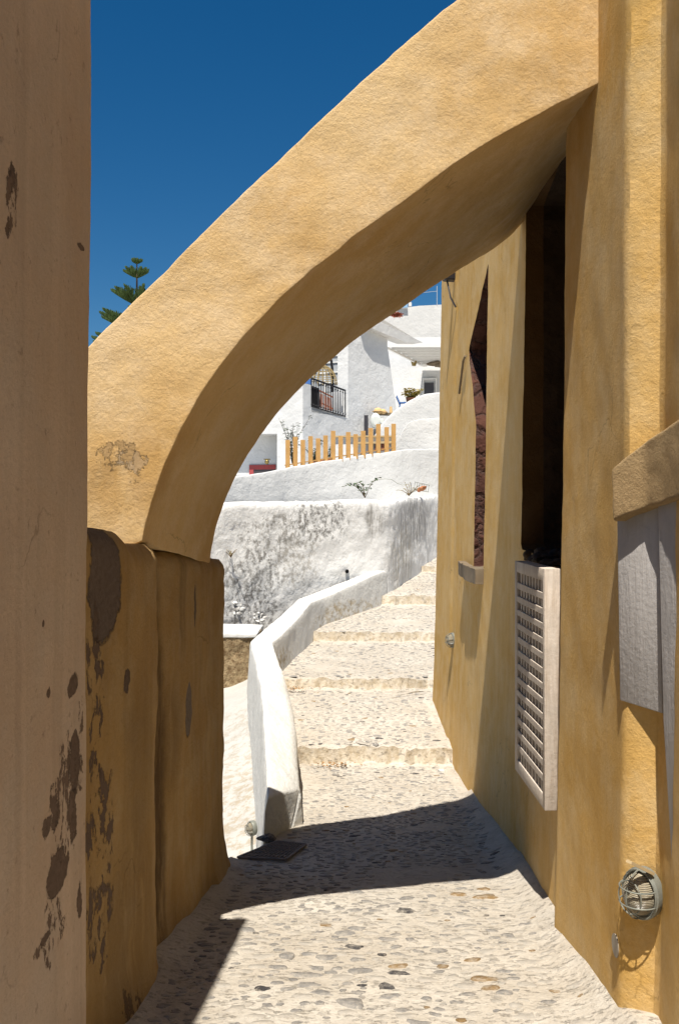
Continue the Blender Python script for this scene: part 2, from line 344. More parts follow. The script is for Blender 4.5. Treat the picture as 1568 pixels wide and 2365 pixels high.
def path_rows():
    ts = [i*.00004+.0003 for i in range(130)]
    ts = [t for t in ts if t < .00548]
    for q, (t0, a, b) in enumerate(STEPS):
        nt = STEPS[q+1][0] if q+1 < len(STEPS) else .016
        ts += [t0-.00004, t0-.00001, t0+.000001, t0+.000012, t0+.00003]
        n = 22; ts += [lerp(t0+.00006, nt-.00003, i/n) for i in range(n+1)]
    return sorted(ts)
rows = path_rows(); NJ = 90
PW = (.012, .012, .004)
def pgrid(dz):
    g = []
    for t in rows:
        a, b = lbx(t), rbx(t); z = z0 = gz(t)
        r = []
        for j in range(NJ+1):
            x = lerp(a, b, j/NJ); tt = t; z = z0
            # wavering, broken step edges
            e = min(STEPS, key=lambda s: abs(s[0]-t))[0]
            if abs(e-t) < .0002: tt = t+noise.noise(Vector((x*1.7, e*900, 0)))*.00006+noise.noise(Vector((x*6, e*900, 3)))*.00004
            if abs(e-t) < .0001: z = z0+noise.noise(Vector((x*5, e*500, t*9e5)))*.035+noise.noise(Vector((x*14, e*500, 3)))*.02
            zz = z
            xp = x-SK*t
            if t < .0048: zz += .09*max(0, (xp-.80)/.26)**2 if xp > .80 and xp < 1.06 else (.09 if xp >= 1.06 else 0)   # fillet along the house
            if t < .0034: zz += .05*max(0, min(1, (-1.02-xp)/.16))
            r.append(Vector((x, F*tt, CZ+(zz if dz is None else dz))))
        g.append(r)
    return g
top = pgrid(None)
for r in top:
    for j in range(len(r)): r[j] = wob(r[j], PW)
bm = solid_grid(top, pgrid(-6.5))
for f in bm.faces: f.material_index = 0
cell = {}
def ok(x, y, r):
    k0 = (int(x*4), int(y*4))
    for i in (-1, 0, 1):
        for j in (-1, 0, 1):
            for (a, b, c) in cell.get((k0[0]+i, k0[1]+j), ()):
                if math.hypot((a-x)/1.35, (b-y)/.8) < (r+c)*1.10: return False
    cell.setdefault(k0, []).append((x, y, r)); return True
def stone(x, y, r, mi, lift=.006):
    n = 11; ang = random.uniform(-.35, .35); ph = random.random()*20; asp = random.uniform(.5, .75)
    def P(px, py, h):
        t = (y+py)/F; return wob(Vector((x+px, y+py, CZ+gz(t)+fil(x+px, t))), PW)+Vector((0, 0, h))
    rim = []; mid = []
    for q in range(n):
        a = 2*math.pi*q/n; rr = r*(1+.55*noise.noise(Vector((math.cos(a)*1.5+ph, math.sin(a)*1.5, ph))))*(1+.16*random.uniform(-1, 1))
        px, py = math.cos(a)*rr*1.25, math.sin(a)*rr*asp*1.25; px, py = px*math.cos(ang)-py*math.sin(ang), px*math.sin(ang)+py*math.cos(ang)
        rim.append(bm.verts.new(P(px, py, -.004))); mid.append(bm.verts.new(P(px*.8, py*.8, lift*.75)))
    c = bm.verts.new(P(0, 0, lift*random.uniform(.6, .9)))
    for q in range(n):
        a = bm.faces.new((rim[q], rim[(q+1) % n], mid[(q+1) % n], mid[q])); b = bm.faces.new((mid[q], mid[(q+1) % n], c))
        a.material_index = b.material_index = mi
def fil(x, t):
    xp = x-SK*t
    if t < .0048 and xp > .80: return .09*((xp-.80)/.26)**2 if xp < 1.06 else .09
    return 0
def pick():
    q = random.random()
    return 1 if q < .62 else 2 if q < .965 else 3 if q < .985 else 4
def refstone(u, v, wpx, mi):   # the stones one can single out in the photograph
    t = 1.6/(v-1520)
    x = (u-CU)*t; y = F*t; r = wpx*t/2/1.25
    ok(x, y, r); stone(x, y, r, mi, .012)
for a in [(815, 2185, 48, 3), (936, 2107, 46, 3), (893, 2280, 52, 3), (602, 2284, 42, 3), (885, 2095, 36, 2), (882, 2204, 26, 3), (1010, 2195, 40, 2), (1172, 2160, 36, 2), (700, 2250, 80, 2), (830, 2245, 60, 2),
          (920, 2232, 52, 4), (1022, 2232, 34, 4), (1115, 2262, 60, 4), (1130, 2284, 46, 4), (1090, 2215, 40, 4), (1168, 2295, 48, 2), (645, 2232, 44, 2), (665, 2210, 44, 2), (935, 2050+25, 38, 2), (1120, 2072, 60, 4), (1060, 2065, 42, 4), (810, 2315, 90, 2),
          (590, 2155, 14, 3), (1280, 2185, 30, 1)]: refstone(*a)
for _ in range(60000):
    t = random.uniform(.0009, .0138); y = F*t
    if any(abs(t-s[0]) < .00006 for s in STEPS): continue
    a = lbx(t); b = min(rbx(t), {True: 1.0+SK*t, False: 9}[t < .0045])
    if t > .0045: b = min(b, interp([(.0045, 1.35), (.0065, 1.3), (.0067, 3.5), (.02, 6)], t))
    x = random.uniform(a+.12, b-.05)
    xp = x-SK*t
    if t < .0048 and xp > .72 and random.random() < .8: continue
    r = random.choice([.016, .024, .03, .034, .042, .05]) if t < .0055 else random.choice([.02, .03, .04, .05])
    if noise.noise(Vector((x*1.1, y*1.1, 4))) < -.42: continue
    if ok(x, y, r): stone(x, y, r, pick())
tag(finish('alley_path', bm, [M['mortar'], M['st_light'], M['st_grey'], M['st_dark'], M['st_tan']], angle=60), kind='structure')

# lower white lane left of the parapet
def lz(t): return interp([(.0028, -4.45), (.0046, -3.8), (.0075, -2.95), (.009, -2.6)], t)
g = []; h = []
for i in range(60):
    t = lerp(.0026, .0082, i/59); b = interp([(.0026, -1.2), (.0037, -.7), (.0041, -.6), (.0049, -.75), (.0059, -1.0), (.0068, -1.3), (.0082, -.8)], t)
    r = [Vector((lerp(-9, b, j/40), F*t, CZ+lz(t)+(.35*max(0, (j-34)/6)**2 if j > 34 else 0))) for j in range(41)]
    g.append([wob(p, (.12, .03, .01)) for p in r]); h.append([Vector((p.x, p.y, CZ-6.4)) for p in r])
tag(finish('whitewashed_lane', solid_grid(g, h), M['lane']), kind='structure')

# ---------------------------------------------------------------- tall wall on the left (nearest the camera)
def wallgrid(fx, ts, zs, thick, sgn):
    fr = [[A(fx(t, z), t, z) for z in zs] for t in ts]
    bk = [[A(fx(t, z)+sgn*thick, t, z) for z in zs] for t in ts]
    return fr, bk
ts = [lerp(-.0012, 1.12/671, i/70) for i in range(71)]; zs = [lerp(-3.0, 2.03, i/90) for i in range(91)]
fr, bk = wallgrid(lambda t, z: -1.12+.010*max(0, z+.3), ts, zs, 1.6, -1)
bm = solid_grid(fr, bk, 14); bevel_sharp(bm, .025)
tag(finish('tall_wall', bm, M['tall'], warp=(.012, .005, .0025)), 'tall greyish plastered wall with dark peeling patches, nearest at the left edge', 'wall')

# ---------------------------------------------------------------- low ochre wall that carries the arch
TOPZ = [(.0010, 0.06), (.00176, -.035), (.00190, -.06), (.00198, -.125), (.0022, -.15), (.0024, -.19), (.0030, -.29), (.00330, -.36)]
def lowx(t, z):
    d = interp([(.0, -1.15), (.00176, -1.15), (.0019, -1.115), (.00213, -1.11), (.00221, -1.13), (.00226, -1.205), (.00236, -1.20), (.00245, -1.18), (.0033, -1.18)], t)
    hgt = z-gz(t); return d+.07*math.exp(-max(0, hgt)*6)*(1 if t > .003 else .4)
ts = [lerp(.0010, .00328, i/100) for i in range(101)]
fr = []; bk = []
for t in ts:
    tz = interp(TOPZ, t)-.02; zs = [lerp(gz(t)-.5, tz, (j/70)) for j in range(71)]
    fr.append([A(lowx(t, z)-(.05*((z-(tz-.09))/.09)**2 if z > tz-.09 else 0), t, z) for z in zs])
    bk.append([A(-2.6, t, z+(.06 if j == 70 else 0)) for j, z in enumerate(zs)])
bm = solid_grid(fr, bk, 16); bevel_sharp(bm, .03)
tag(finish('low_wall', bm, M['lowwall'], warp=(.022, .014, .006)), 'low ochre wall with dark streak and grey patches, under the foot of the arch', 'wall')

# ---------------------------------------------------------------- arch
TFt = .00215
If = [(331, 1250), (333, 1215), (341, 1182), (360, 1123), (374, 1086), (400, 1027), (419, 986), (441, 945), (474, 890), (504, 845), (534, 804), (575, 764), (623, 715), (660, 675), (715, 621), (770, 581), (830, 542), (900, 487), (960, 447), (1030, 385), (1100, 340), (1200, 283), (1290, 235), (1365, 190), (1440, 160)]
Ef = [(190, 812), (230, 768), (260, 740), (340, 670), (405, 602), (432, 572), (500, 505), (570, 440), (640, 372), (710, 305), (780, 240), (830, 188), (900, 128), (980, 58), (1048, 0), (1120, -60), (1250, -160), (1365, -240), (1440, -290)]
Ib = [(484, 1305), (485, 1262), (489, 1220), (504, 1175), (530, 1123), (563, 1056), (597, 1008), (638, 949), (678, 908), (717, 871), (780, 815), (848, 763), (930, 711), (976, 679), (1019, 647), (1100, 598), (1167, 563), (1195, 535), (1230, 470), (1275, 410)]
def tb(u): return interp([(484, .00306), (1167, .0036), (1275, .00365)], u)
N = 110
fi = resample([W(u, v, TFt) for u, v in If], N); fe = resample([W(u, v, TFt) for u, v in Ef], N)
bi = resample([W(u, v, tb(u)) for u, v in Ib], N)
def soften(P, n=50):
    for _ in range(n): P = [P[0]]+[(P[i-1]+P[i]*2+P[i+1])/4 for i in range(1, len(P)-1)]+[P[-1]]
    return P
fi, fe, bi = soften(fi), soften(fe), soften(bi)
be = [p+Vector((SK*.001, F*lerp(.00095, .00135, i/(N-1)), .0)) for i, p in enumerate(fe)]
# stretch of the arch left of its opening, standing on the low wall
pre = 14
pf = [(lerp(60, 320, i/pre), 1262) for i in range(pre)]
fi2 = [W(u, v, TFt) for u, v in pf]; fe2 = [W(u, v, TFt) for u, v in [(lerp(30, 185, i/pre), lerp(960, 816, i/pre)) for i in range(pre)]]
bi2 = [p+Vector((SK*.0009, F*.00091, -.12)) for p in fi2]; be2 = [p+Vector((SK*.0009, F*.00091, 0)) for p in fe2]
FI = fi2+fi; FE = fe2+fe; BI = bi2+bi; BE = be2+be
m = 26
fr = [[a.lerp(b, j/m) for j in range(m+1)] for a, b in zip(FI, FE)]; bk = [[a.lerp(b, j/m) for j in range(m+1)] for a, b in zip(BI, BE)]
bm = solid_grid(fr, bk, 26); bevel_sharp(bm, .022, 45)
tag(finish('arch', bm, M['arch'], warp=(.012, .007, .004)), 'broad ochre plastered arch spanning the alley from the low wall to the house', 'arch')

# ---------------------------------------------------------------- ochre house on the right
HP = [(.0003, 1.13), (.00160, 1.14), (.00170, 1.150), (.00184, 1.18), (.00188, 1.045), (.00190, 1.045), (.00200, 1.045), (.00215, 1.035), (.00245, 1.006), (.00250, 1.0), (.00257, 1.056), (.0033, 1.09), (.0042, 1.07), (.0046, 1.03), (.0054, .935), (.0057, .905), (.00572, .885), (.0065, .79)]
def hx(t, z):
    h = max(0, z-gz(t)); x = interp(HP, t)
    fl = interp([(.0015, .02), (.0019, .02), (.00215, .025), (.0025, .035), (.0027, .05), (.0030, .04), (.0045, .02), (.0065, .03)], t)
    return x+fl*(1-math.exp(-h/1.1))+h*interp([(.002, .003), (.0022, .006), (.0027, .011), (.004, .015), (.0065, .018)], t)
ts = [.0003+i*.00003 for i in range(1, 44)]+[lerp(.0016, .0029, i/80) for i in range(81)]+[lerp(.00294, .0065, i/110) for i in range(111)]
ts = sorted(ts); hz0 = -3.9
fr = []; bk = []
for t in ts:
    zs = [lerp(hz0, 4.2, j/110) for j in range(111)]
    fr.append([A(hx(t, z), t, z) for z in zs]); bk.append([A(4.6, t, z) for z in zs])
bm = solid_grid(fr, bk, 3); bevel_sharp(bm, .025)
house = empty('ochre_house', A(2.4, .0030, -2.7), 'ochre plastered house on the right of the alley with a tall black opening', 'house')
hw = finish('wall', bm, [M['house'], M['darkrub'], M['rubble'], M['jamb']], house)
base = wloc(house)
def cutter(pts_tz, x0, x1, mi, jag=.03, q1=.35):
    """polygon in (t, z) on the side wall, pushed from x0 to x1"""
    P = [A(x0, t, z) for t, z in pts_tz]; n = 16
    P = resample(P+[P[0]], n*len(pts_tz)+1)[:-1]
    b = bmesh.new(); a = [b.verts.new(p) for p in P]; rings = [a]
    for q in (q1, .55, .75, 1): rings.append([b.verts.new(p+Vector((q*(x1-x0), 0, 0))) for p in P])
    for r1, r2 in zip(rings, rings[1:]):
        for i in range(len(P)): b.faces.new((r1[i], r1[(i+1) % len(P)], r2[(i+1) % len(P)], r2[i]))
    b.faces.new(rings[0]); b.faces.new(list(reversed(rings[-1])))
    for v in b.verts:
        v.co += noise.noise_vector(v.co*3)*jag*Vector((0, 1, 1))+noise.noise_vector(v.co*9)*jag*.6*Vector((0, 1, 1))
    bmesh.ops.recalc_face_normals(b, faces=b.faces)
    me = bpy.data.meshes.new('c'); b.to_mesh(me); b.free()
    for mm in (M['house'], M['darkrub'], M['rubble'], M['jamb']): me.materials.append(mm)
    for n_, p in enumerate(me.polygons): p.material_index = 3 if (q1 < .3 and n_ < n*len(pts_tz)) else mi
    o = bpy.data.objects.new('c', me); COL.objects.link(o); return o
# black opening: u 1210..1310 ; red rubble window: u 1088..1125
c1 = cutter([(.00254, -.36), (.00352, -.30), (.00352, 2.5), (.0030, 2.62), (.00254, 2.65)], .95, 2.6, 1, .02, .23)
c2 = cutter([(.00455, -.62), (.00486, -.62), (.00488, 1.0), (.00512, 1.75), (.00518, 1.95), (.00455, 2.62)], .7, 1.55, 2, .02)
boolean(hw, [c1, c2])
for v in hw.data.vertices: v.co = wob(v.co+base, (.006, .004, .002))-base
hw.data.polygons.foreach_set('use_smooth', [True]*len(hw.data.polygons)); hw.data.set_sharp_from_angle(angle=math.radians(40))
# stone sill of the far window, stones in the opening
bm = bmesh.new()
for q in range(5):
    t = lerp(.0046, .0051, q/4.0); box(bm, A(hx(t, -.7)+.06, t, -.68), (.30, .3, .16), .04)
bmesh.ops.subdivide_edges(bm, edges=bm.edges, cuts=3, use_grid_fill=True)
finish('window_sill', bm, M['sill'], house, warp=(.03, .02, .01))
bm = bmesh.new()
for q in range(60):
    t = random.uniform(.00273, .0034); r = random.uniform(.02, .055)
    vs = ball(bm, A(1.12+random.uniform(0, .35), t, -.36+random.uniform(0, .06)), r, 9, (1, 1.2, .7))
finish('rubble_sill', bm, M['darkrub'], house, warp=(.05, .04, .02))
# sloping stair parapet on the near wall
P = [(1436, 1083), (1470, 1055), (1520, 1018), (1568, 988), (1640, 940)]; Q = [(1438, 1180), (1470, 1166), (1520, 1150), (1568, 1135), (1640, 1110)]
def tn(u): return interp([(1436, .00188), (1530, .00181), (1640, .00160)], u)
fr = []; bk = []
Pt = resample([W(u, v, tn(u)) for u, v in P], 22); Qb = resample([W(u, v+25, tn(u)) for u, v in Q], 22)
for a, b in zip(Pt, Qb):
    o_ = Vector((-.06, -.03, 0)); fr.append([b.lerp(a, j/14)+o_ for j in range(15)]); bk.append([b.lerp(a, j/14)+Vector((.5, .25, 0)) for j in range(15)])
bm = solid_grid(fr, bk, 10); bevel_sharp(bm, .02)
sm = plaster('rough_brown_render', ((.38, .255, .12), (.48, .34, .18), (.36, .24, .12)), bump=.025, fine=.8)
finish('stair_parapet', bm, sm, house, warp=(.01, .006, .004))
# grey boards on the near wall
def board(name, pts, off, label):
    b = prism([W(*p) for p in pts], off); bmesh.ops.subdivide_edges(b, edges=b.edges, cuts=0); bevel_sharp(b, .006, 40, 2)
    o = finish(name, b, M['greyboard']); tag(o, label, 'board', 'grey boards fixed to the near wall'); return o
bm = bmesh.new()
board('grey_board', [(1423, 1173, .00189), (1519, 1143, .00180), (1529, 1648, .00180), (1430, 1617, .00189)], (.035, .03, 0), 'shorter square-cut grey board fixed on the right house wall above the caged lamp')
board('grey_board', [(1517, 1135, .00178), (1569, 1092, .00170), (1640, 1040, .00160), (1640, 2140, .00160), (1572, 2035, .0017), (1549, 1985, .00173), (1530, 1660, .00176)], (.03, .03, 0), 'taller grey board cut at a slant at the right edge, overlapping the shorter board')

# ---------------------------------------------------------------- lattice shutter
tn_, tf_ = .00260, .00302
P0 = W(1258, 1314, tn_); P1 = W(1189, 1294, tf_); zb = CZ-1.795; zt = CZ-.341
P0.z = P1.z = zt; d = (P1-P0); Ls = d.length; d.normalize(); nrm = Vector((-d.y, d.x, 0)); nrm = nrm if nrm.x < 0 else -nrm   # nrm points to the alley
sh = empty('lattice_shutter', Vector((P0.x, P0.y, zb)), 'worn white wooden lattice shutter fixed on the house wall below the black opening', 'shutter')
H = zt-zb; th = .03
def SP(s, h, o=0): return Vector((P0.x, P0.y, zb))+d*s-nrm*o+Vector((0, 0, h))
def sbox(bm, s0, s1, h0, h1, o0, o1):
    q = [SP(s, h, o) for s, h, o in ((s0, h0, o0), (s1, h0, o0), (s1, h1, o0), (s0, h1, o0), (s0, h0, o1), (s1, h0, o1), (s1, h1, o1), (s0, h1, o1))]
    v = [bm.verts.new(p) for p in q]
    for f in ((0, 1, 2, 3), (7, 6, 5, 4), (0, 4, 5, 1), (1, 5, 6, 2), (2, 6, 7, 3), (3, 7, 4, 0)): bm.faces.new([v[i] for i in f])
bm = bmesh.new()
sbox(bm, .0, .05, 0, H, 0, .096); sbox(bm, Ls-.07, Ls, 0, H, 0, .096); sbox(bm, .05, Ls-.07, H-.075, H, 0, .09); sbox(bm, .05, Ls-.07, 0, .085, 0, .09)
bevel_sharp(bm, .004, 40, 2); finish('frame', bm, M['shutter'], sh, warp=(.006, .003, 0))
bm = bmesh.new(); nr = 14
for q in range(nr-1):
    h = lerp(.085, H-.075, (q+1)/nr); sbox(bm, .05, Ls-.07, h-.021, h+.021, .002, .011)
bevel_sharp(bm, .003, 40, 1); tag(finish('rail', bm, M['shutter'], sh, warp=(.006, .003, 0)), kind=None)
bm = bmesh.new()
for q in range(8):
    s = lerp(.05, Ls-.07, (q+1)/9); sbox(bm, s-.019, s+.019, .085, H-.075, .0115, .024)
finish('slat', bm, M['shutter'], sh, warp=(.006, .003, 0))
bm = bmesh.new(); sbox(bm, .052, Ls-.072, .087, H-.077, .080, .094); finish('dark_backing', bm, simple('gap_shade', (.05, .035, .025), .9), sh)  # dark sheet added behind the lattice, painting the shade in its gaps

# ---------------------------------------------------------------- caged bulkhead lamps
def bulkhead(loc, face, w, h, label, pipe=None):
    """face: unit vector the lamp looks to"""
    loc = Vector(loc); face = Vector(face).normalized(); side = Vector((0, 0, 1)).cross(face).normalized(); up = Vector((0, 0, 1))
    r = empty('bulkhead_lamp', loc, label, 'lamp', 'caged wall lamps')
    def Pt(a, b, c): return loc+side*a+up*b+face*c
    bm = bmesh.new(); n = 28
    ring = lambda s, c: [bm.verts.new(Pt(math.cos(2*math.pi*k/n)*w/2*s, math.sin(2*math.pi*k/n)*h/2*s, c)) for k in range(n)]
    rs = [ring(1.0, -.02), ring(1.04, .004), ring(1.04, .022), ring(.93, .03), ring(.86, .022)]
    for a, b in zip(rs, rs[1:]):
        for k in range(n): bm.faces.new((a[k], a[(k+1) % n], b[(k+1) % n], b[k]))
    bm.faces.new(rs[0]); bm.faces.new(rs[-1]); finish('lamp_base', bm, M['cage'], r)
    bm = bmesh.new(); dp = min(w, h)*.52; rs = []
    for q in range(8):
        a = q/8*math.pi/2; rs.append([bm.verts.new(Pt(math.cos(2*math.pi*k/n)*w/2*.84*math.cos(a), math.sin(2*math.pi*k/n)*h/2*.84*math.cos(a), .02+dp*math.sin(a)*.9)) for k in range(n)])
    for a, b in zip(rs, rs[1:]):
        for k in range(n): bm.faces.new((a[k], a[(k+1) % n], b[(k+1) % n], b[k]))
    bm.faces.new(rs[-1]); finish('glass_shade', bm, M['glass'], r)
    bm = bmesh.new(); wr = w*.019
    for s, c in ((.98, .035), (.66, .02+dp*.82)):
        tube(bm, [Pt(math.cos(2*math.pi*k/24)*w/2*s, math.sin(2*math.pi*k/24)*h/2*s, c) for k in range(25)], wr, 6)
    for k in range(2):
        off = (k-.5)*.62
        tube(bm, [Pt(math.cos(a)*w/2*.98*math.sqrt(1-off*off), off*h/2, .03+(dp*.98)*math.sin(a)*math.sqrt(1-off*off*.6)) for a in [math.pi*q/12 for q in range(13)]], wr, 6)
    tube(bm, [Pt(0, math.cos(a)*h/2*.98, .03+dp*.98*math.sin(a)) for a in [math.pi*q/12 for q in range(13)]], wr, 6)
    finish('cage', bm, M['cage'], r)
    if pipe:
        bm = bmesh.new(); tube(bm, [Pt(0, -h/2*.9, .01), Pt(.0, -h/2-.1, .012), Pt(.01, -h/2-pipe, .012)], .012, 7); finish('conduit', bm, M['cage'], r)
    return r
tl = hx(.00180, -1.58)/(1482-876); tl = .00187
lx = hx(tl, -1.58)
bulkhead(W(1486, 2060, .00184), (-.82, -.57, 0), .172, .21, 'large caged lamp low on the right house wall, under the grey boards')
bulkhead(A(hx(.0056, -1.65), .0056, -(1478-CV)*.0056), (-.95, -.3, 0), .16, .19, 'small caged lamp on the far part of the house wall, below the red rubble window')
bulkhead(W(584, 1912, .0044)+Vector((0, 0, 0)), (-.75, -.66, 0), .115, .15, 'small caged lamp with a pipe on the white flank beside the parapet', .28)
# chipped plaster bit above the lamp and round cap on the wall
bm = bmesh.new(); box(bm, W(1478, 2003, .00180), (.15, .03, .012), .5, Matrix.Rotation(.5, 4, 'Y')); tag(finish('wood_chip', bm, M['tan']), 'little slip of pale wood wedged on top of the large caged lamp', 'wood chip')
bm = bmesh.new(); c = A(hx(.00192, -1.95)-.002, .00192, -(2183-CV)*.00192)
bmesh.ops.create_cone(bm, cap_ends=True, segments=24, radius1=.05, radius2=.045, depth=.012, matrix=Matrix.Translation(c) @ Matrix.Rotation(math.pi/2, 4, 'Y'))
tag(finish('junction_box', bm, simple('pale_cap', (.34, .30, .24))), 'small round pale cover on the house wall left of the large caged lamp', 'junction box')
# pipe on the far wall
bm = bmesh.new(); tube(bm, [A(hx(.0052, z)-.02, lerp(.00555, .00548, (3-z)/3), z) for z in [3.2, 2.6, 2.0, 1.5]], .014, 6)
tube(bm, [A(hx(.0055, 1.5)-.02, .00548, 1.5), A(hx(.0053, 1.9)-.03, .0053, 1.85), A(hx(.0052, 1.9)-.03, .00522, 1.88)], .014, 6)
tag(finish('drain_pipe', bm, M['sill']), 'thin bent pipe running down the far part of the ochre house wall', 'pipe')
bm = bmesh.new(); box(bm, A(hx(.0058, 3.1)-.06, .0058, (CV-640)*.0058), (.16, .16, .09), .2); bevel_sharp(bm, .01, 40, 1); tube(bm, [A(hx(.0058, 3.1)-.1, .0058, 3.1), A(hx(.0058, 3)-.06, .00575, 2.85), A(hx(.0058, 3), .0057, 2.7)], .012, 6)
tag(finish('camera_box', bm, M['iron']), 'small dark box bracketed high on the corner of the ochre house', 'wall box')

# ---------------------------------------------------------------- white parapet along the steps
ST = [((693, 1824, .00416), (615, 1842, .0038)), ((690, 1783, .0043), (612, 1746, .0042)), ((684, 1672, .0049), (608, 1653, .0047)), ((675, 1624, .0053), (601, 1579, .0053)), ((656, 1557, .0059), (589, 1527, .0060)),
      ((638, 1505, .0065), (580, 1490, .0065)), ((630, 1481, .0068), (578, 1478, .0070)), ((663, 1453, .0073), (615, 1447, .0076)), ((686, 1431, .0077), (645, 1423, .0080)), ((719, 1390, .0083), (686, 1383, .0086)),
      ((745, 1381, .0087), (715, 1372, .0089)), ((871, 1323, .0099), (849, 1319, .0100)), ((892, 1316, .0102), (886, 1306, .0105))]
TR = resample([W(*a) for a, b in ST], 120); TL = resample([W(*b) for a, b in ST], 120)
sec = []
for i, (a, b) in enumerate(zip(TR, TL)):
    q = i/119; fl = lerp(.12, .06, q)
    ga = min(gz(a.y/F)-.12, -1.9); n1, n2, n3 = 10, 5, 8
    rb_ = Vector((a.x+.035, a.y, CZ+ga)); lb_ = Vector((b.x-fl, b.y, CZ+min(lz(b.y/F)-.3, -2.9)))
    s = [rb_.lerp(a, j/n1) for j in range(n1)]+[a.lerp(b, j/n2) for j in range(n2)]+[b.lerp(lb_, (j/n3)**1.3) for j in range(n3+1)]
    s[n1] -= Vector((.012, 0, .012)); s[n1+n2] += Vector((.012, 0, -.014)); sec.append(s)
bm = bmesh.new(); vv = [[bm.verts.new(p) for p in s] for s in sec]
for r1, r2 in zip(vv, vv[1:]):
    for k in range(len(r1)): bm.faces.new((r1[k], r1[(k+1) % len(r1)], r2[(k+1) % len(r1)], r2[k]))
bm.faces.new(vv[0]); bm.faces.new(vv[-1]); bmesh.ops.triangulate(bm, faces=[f for f in bm.faces if len(f.verts) > 4]); bevel_sharp(bm, .02, 45)
tag(finish('parapet_wall', bm, M['parapet'], warp=(.012, .008, .004)), 'low whitewashed parapet winding up beside the cobbled steps', 'parapet')

# rubble retaining wall with a white cap
fr = []; bk = []
pts = [W(u, 1470, t) for u, t in ((300, .0073), (480, .0074), (595, .0075))]
for p in resample(pts, 60):
    fr.append([Vector((p.x, p.y+.02*(1-j/20), lerp(CZ-3.4, p.z, j/20))) for j in range(21)]); bk.append([v+Vector((0, .9, 0)) for v in fr[-1]])
rw = empty('retaining_wall', pts[1]-Vector((0, 0, .9)), 'brown rubble retaining wall with a white cap left of the parapet', 'wall')
finish('stonework', solid_grid(fr, bk, 3), M['brownrub'], rw, warp=(.06, .04, .025))
fr = []; bk = []
for p in resample(pts, 40):
    fr.append([p+Vector((0, -.05, lerp(-.02, .06, j/3))) for j in range(4)]); bk.append([v+Vector((0, 1.3, 0)) for v in fr[-1]])
bm = solid_grid(fr, bk, 6); bevel_sharp(bm, .02); finish('cap', bm, M['white'], rw, warp=(.02, .01, .003))

# ---------------------------------------------------------------- stained wall behind the steps
SWp = [(330, .0076, 1164), (505, ut(505), 1160), (620, ut(620), 1156), (700, ut(700), 1160), (800, ut(800), 1152), (850, ut(850), 1150), (885, .01013, 1156), (899, .0102, 1163), (908, .01035, 1158), (935, .0110, 1150), (1000, .0127, 1146), (1070, .015, 1140)]
L = [W(u, CV, t) for u, t, v in SWp]; tops = [W(u, v, t).z for u, t, v in SWp]
fr = []; bk = []; dense = []
for k in range(len(L)-1):
    n = max(3, int((L[k+1]-L[k]).length/.09))
    for i in range(n): dense.append((L[k].lerp(L[k+1], i/n), lerp(tops[k], tops[k+1], i/n)))
dense.append((L[-1], tops[-1]))
for _ in range(30):
    dense = [dense[0]]+[((dense[i-1][0]+dense[i][0]*2+dense[i+1][0])/4, (dense[i-1][1]+dense[i][1]*2+dense[i+1][1])/4) for i in range(1, len(dense)-1)]+[dense[-1]]
for p, tz in dense:
    col = []
    for j in range(46):
        z = lerp(CZ-3.3, tz, j/45); f = (tz-z); b_ = .05*f*.3
        q = Vector((p.x, p.y-b_+(.10*max(0, 1-f/.12)**2), z)); col.append(q)
    fr.append(col); bk.append([Vector((v.x, v.y+4.6, v.z)) for v in col])
bm = solid_grid(fr, bk, 12)
for v in bm.verts:
    if v.co.y < F*.0160: v.co += noise.noise_vector(v.co*1.6)*.035+noise.noise_vector(v.co*6.5)*.018+noise.noise_vector(v.co*15)*.012
tag(finish('stained_wall', bm, M['stained'], angle=70), 'rough white retaining wall stained grey and black, behind the parapet', 'wall')
# protruding stones low on the stained wall
for (x, y, s, lab) in ((190, 790, .17, 'white-rimmed stone with a dark hollow, lower left on the stained wall'), (325, 830, .13, 'small brown stone bracket, low on the stained wall'),):
    u, v = Z2(x, y); bm = bmesh.new()
    ball(bm, W(u, v, ut(u)-.00004), s*.5, 10, (1.1, .3, .7))
    for q in range(7):
        a = 2*math.pi*q/7; ball(bm, W(u, v, ut(u)-.00006)+Vector((math.cos(a)*s*.8, 0, math.sin(a)*s*.6)), s*random.uniform(.2, .38), 8, (1, .5, .8))
    nf = sum(1 for f in bm.faces if f.calc_center_median().length < 1e9) and 0
    for f in bm.faces: f.material_index = 0 if (f.calc_center_median()-W(u, v, ut(u))).length > s*.62 else 1
    o = tag(finish('wall_stone', bm, [M['stained'], M['sill']], warp=(.08, .04, .02)), lab, 'stone')
u, v = Z2(873, 550); bm = bmesh.new(); p = W(u, v, ut(u)-.00008); bmesh.ops.create_cone(bm, cap_ends=False, segments=16, radius1=.045, radius2=.04, depth=.3, matrix=Matrix.Translation(p+Vector((0, .1, 0))) @ Matrix.Rotation(math.pi/2, 4, 'X'))
bmesh.ops.create_cone(bm, cap_ends=True, segments=16, radius1=.036, radius2=.036, depth=.2, matrix=Matrix.Translation(p+Vector((0, .1, 0))) @ Matrix.Rotation(math.pi/2, 4, 'X'))
tag(finish('drain_pipe', bm, M['iron']), 'short dark drain spout poking out of the stained wall', 'pipe')

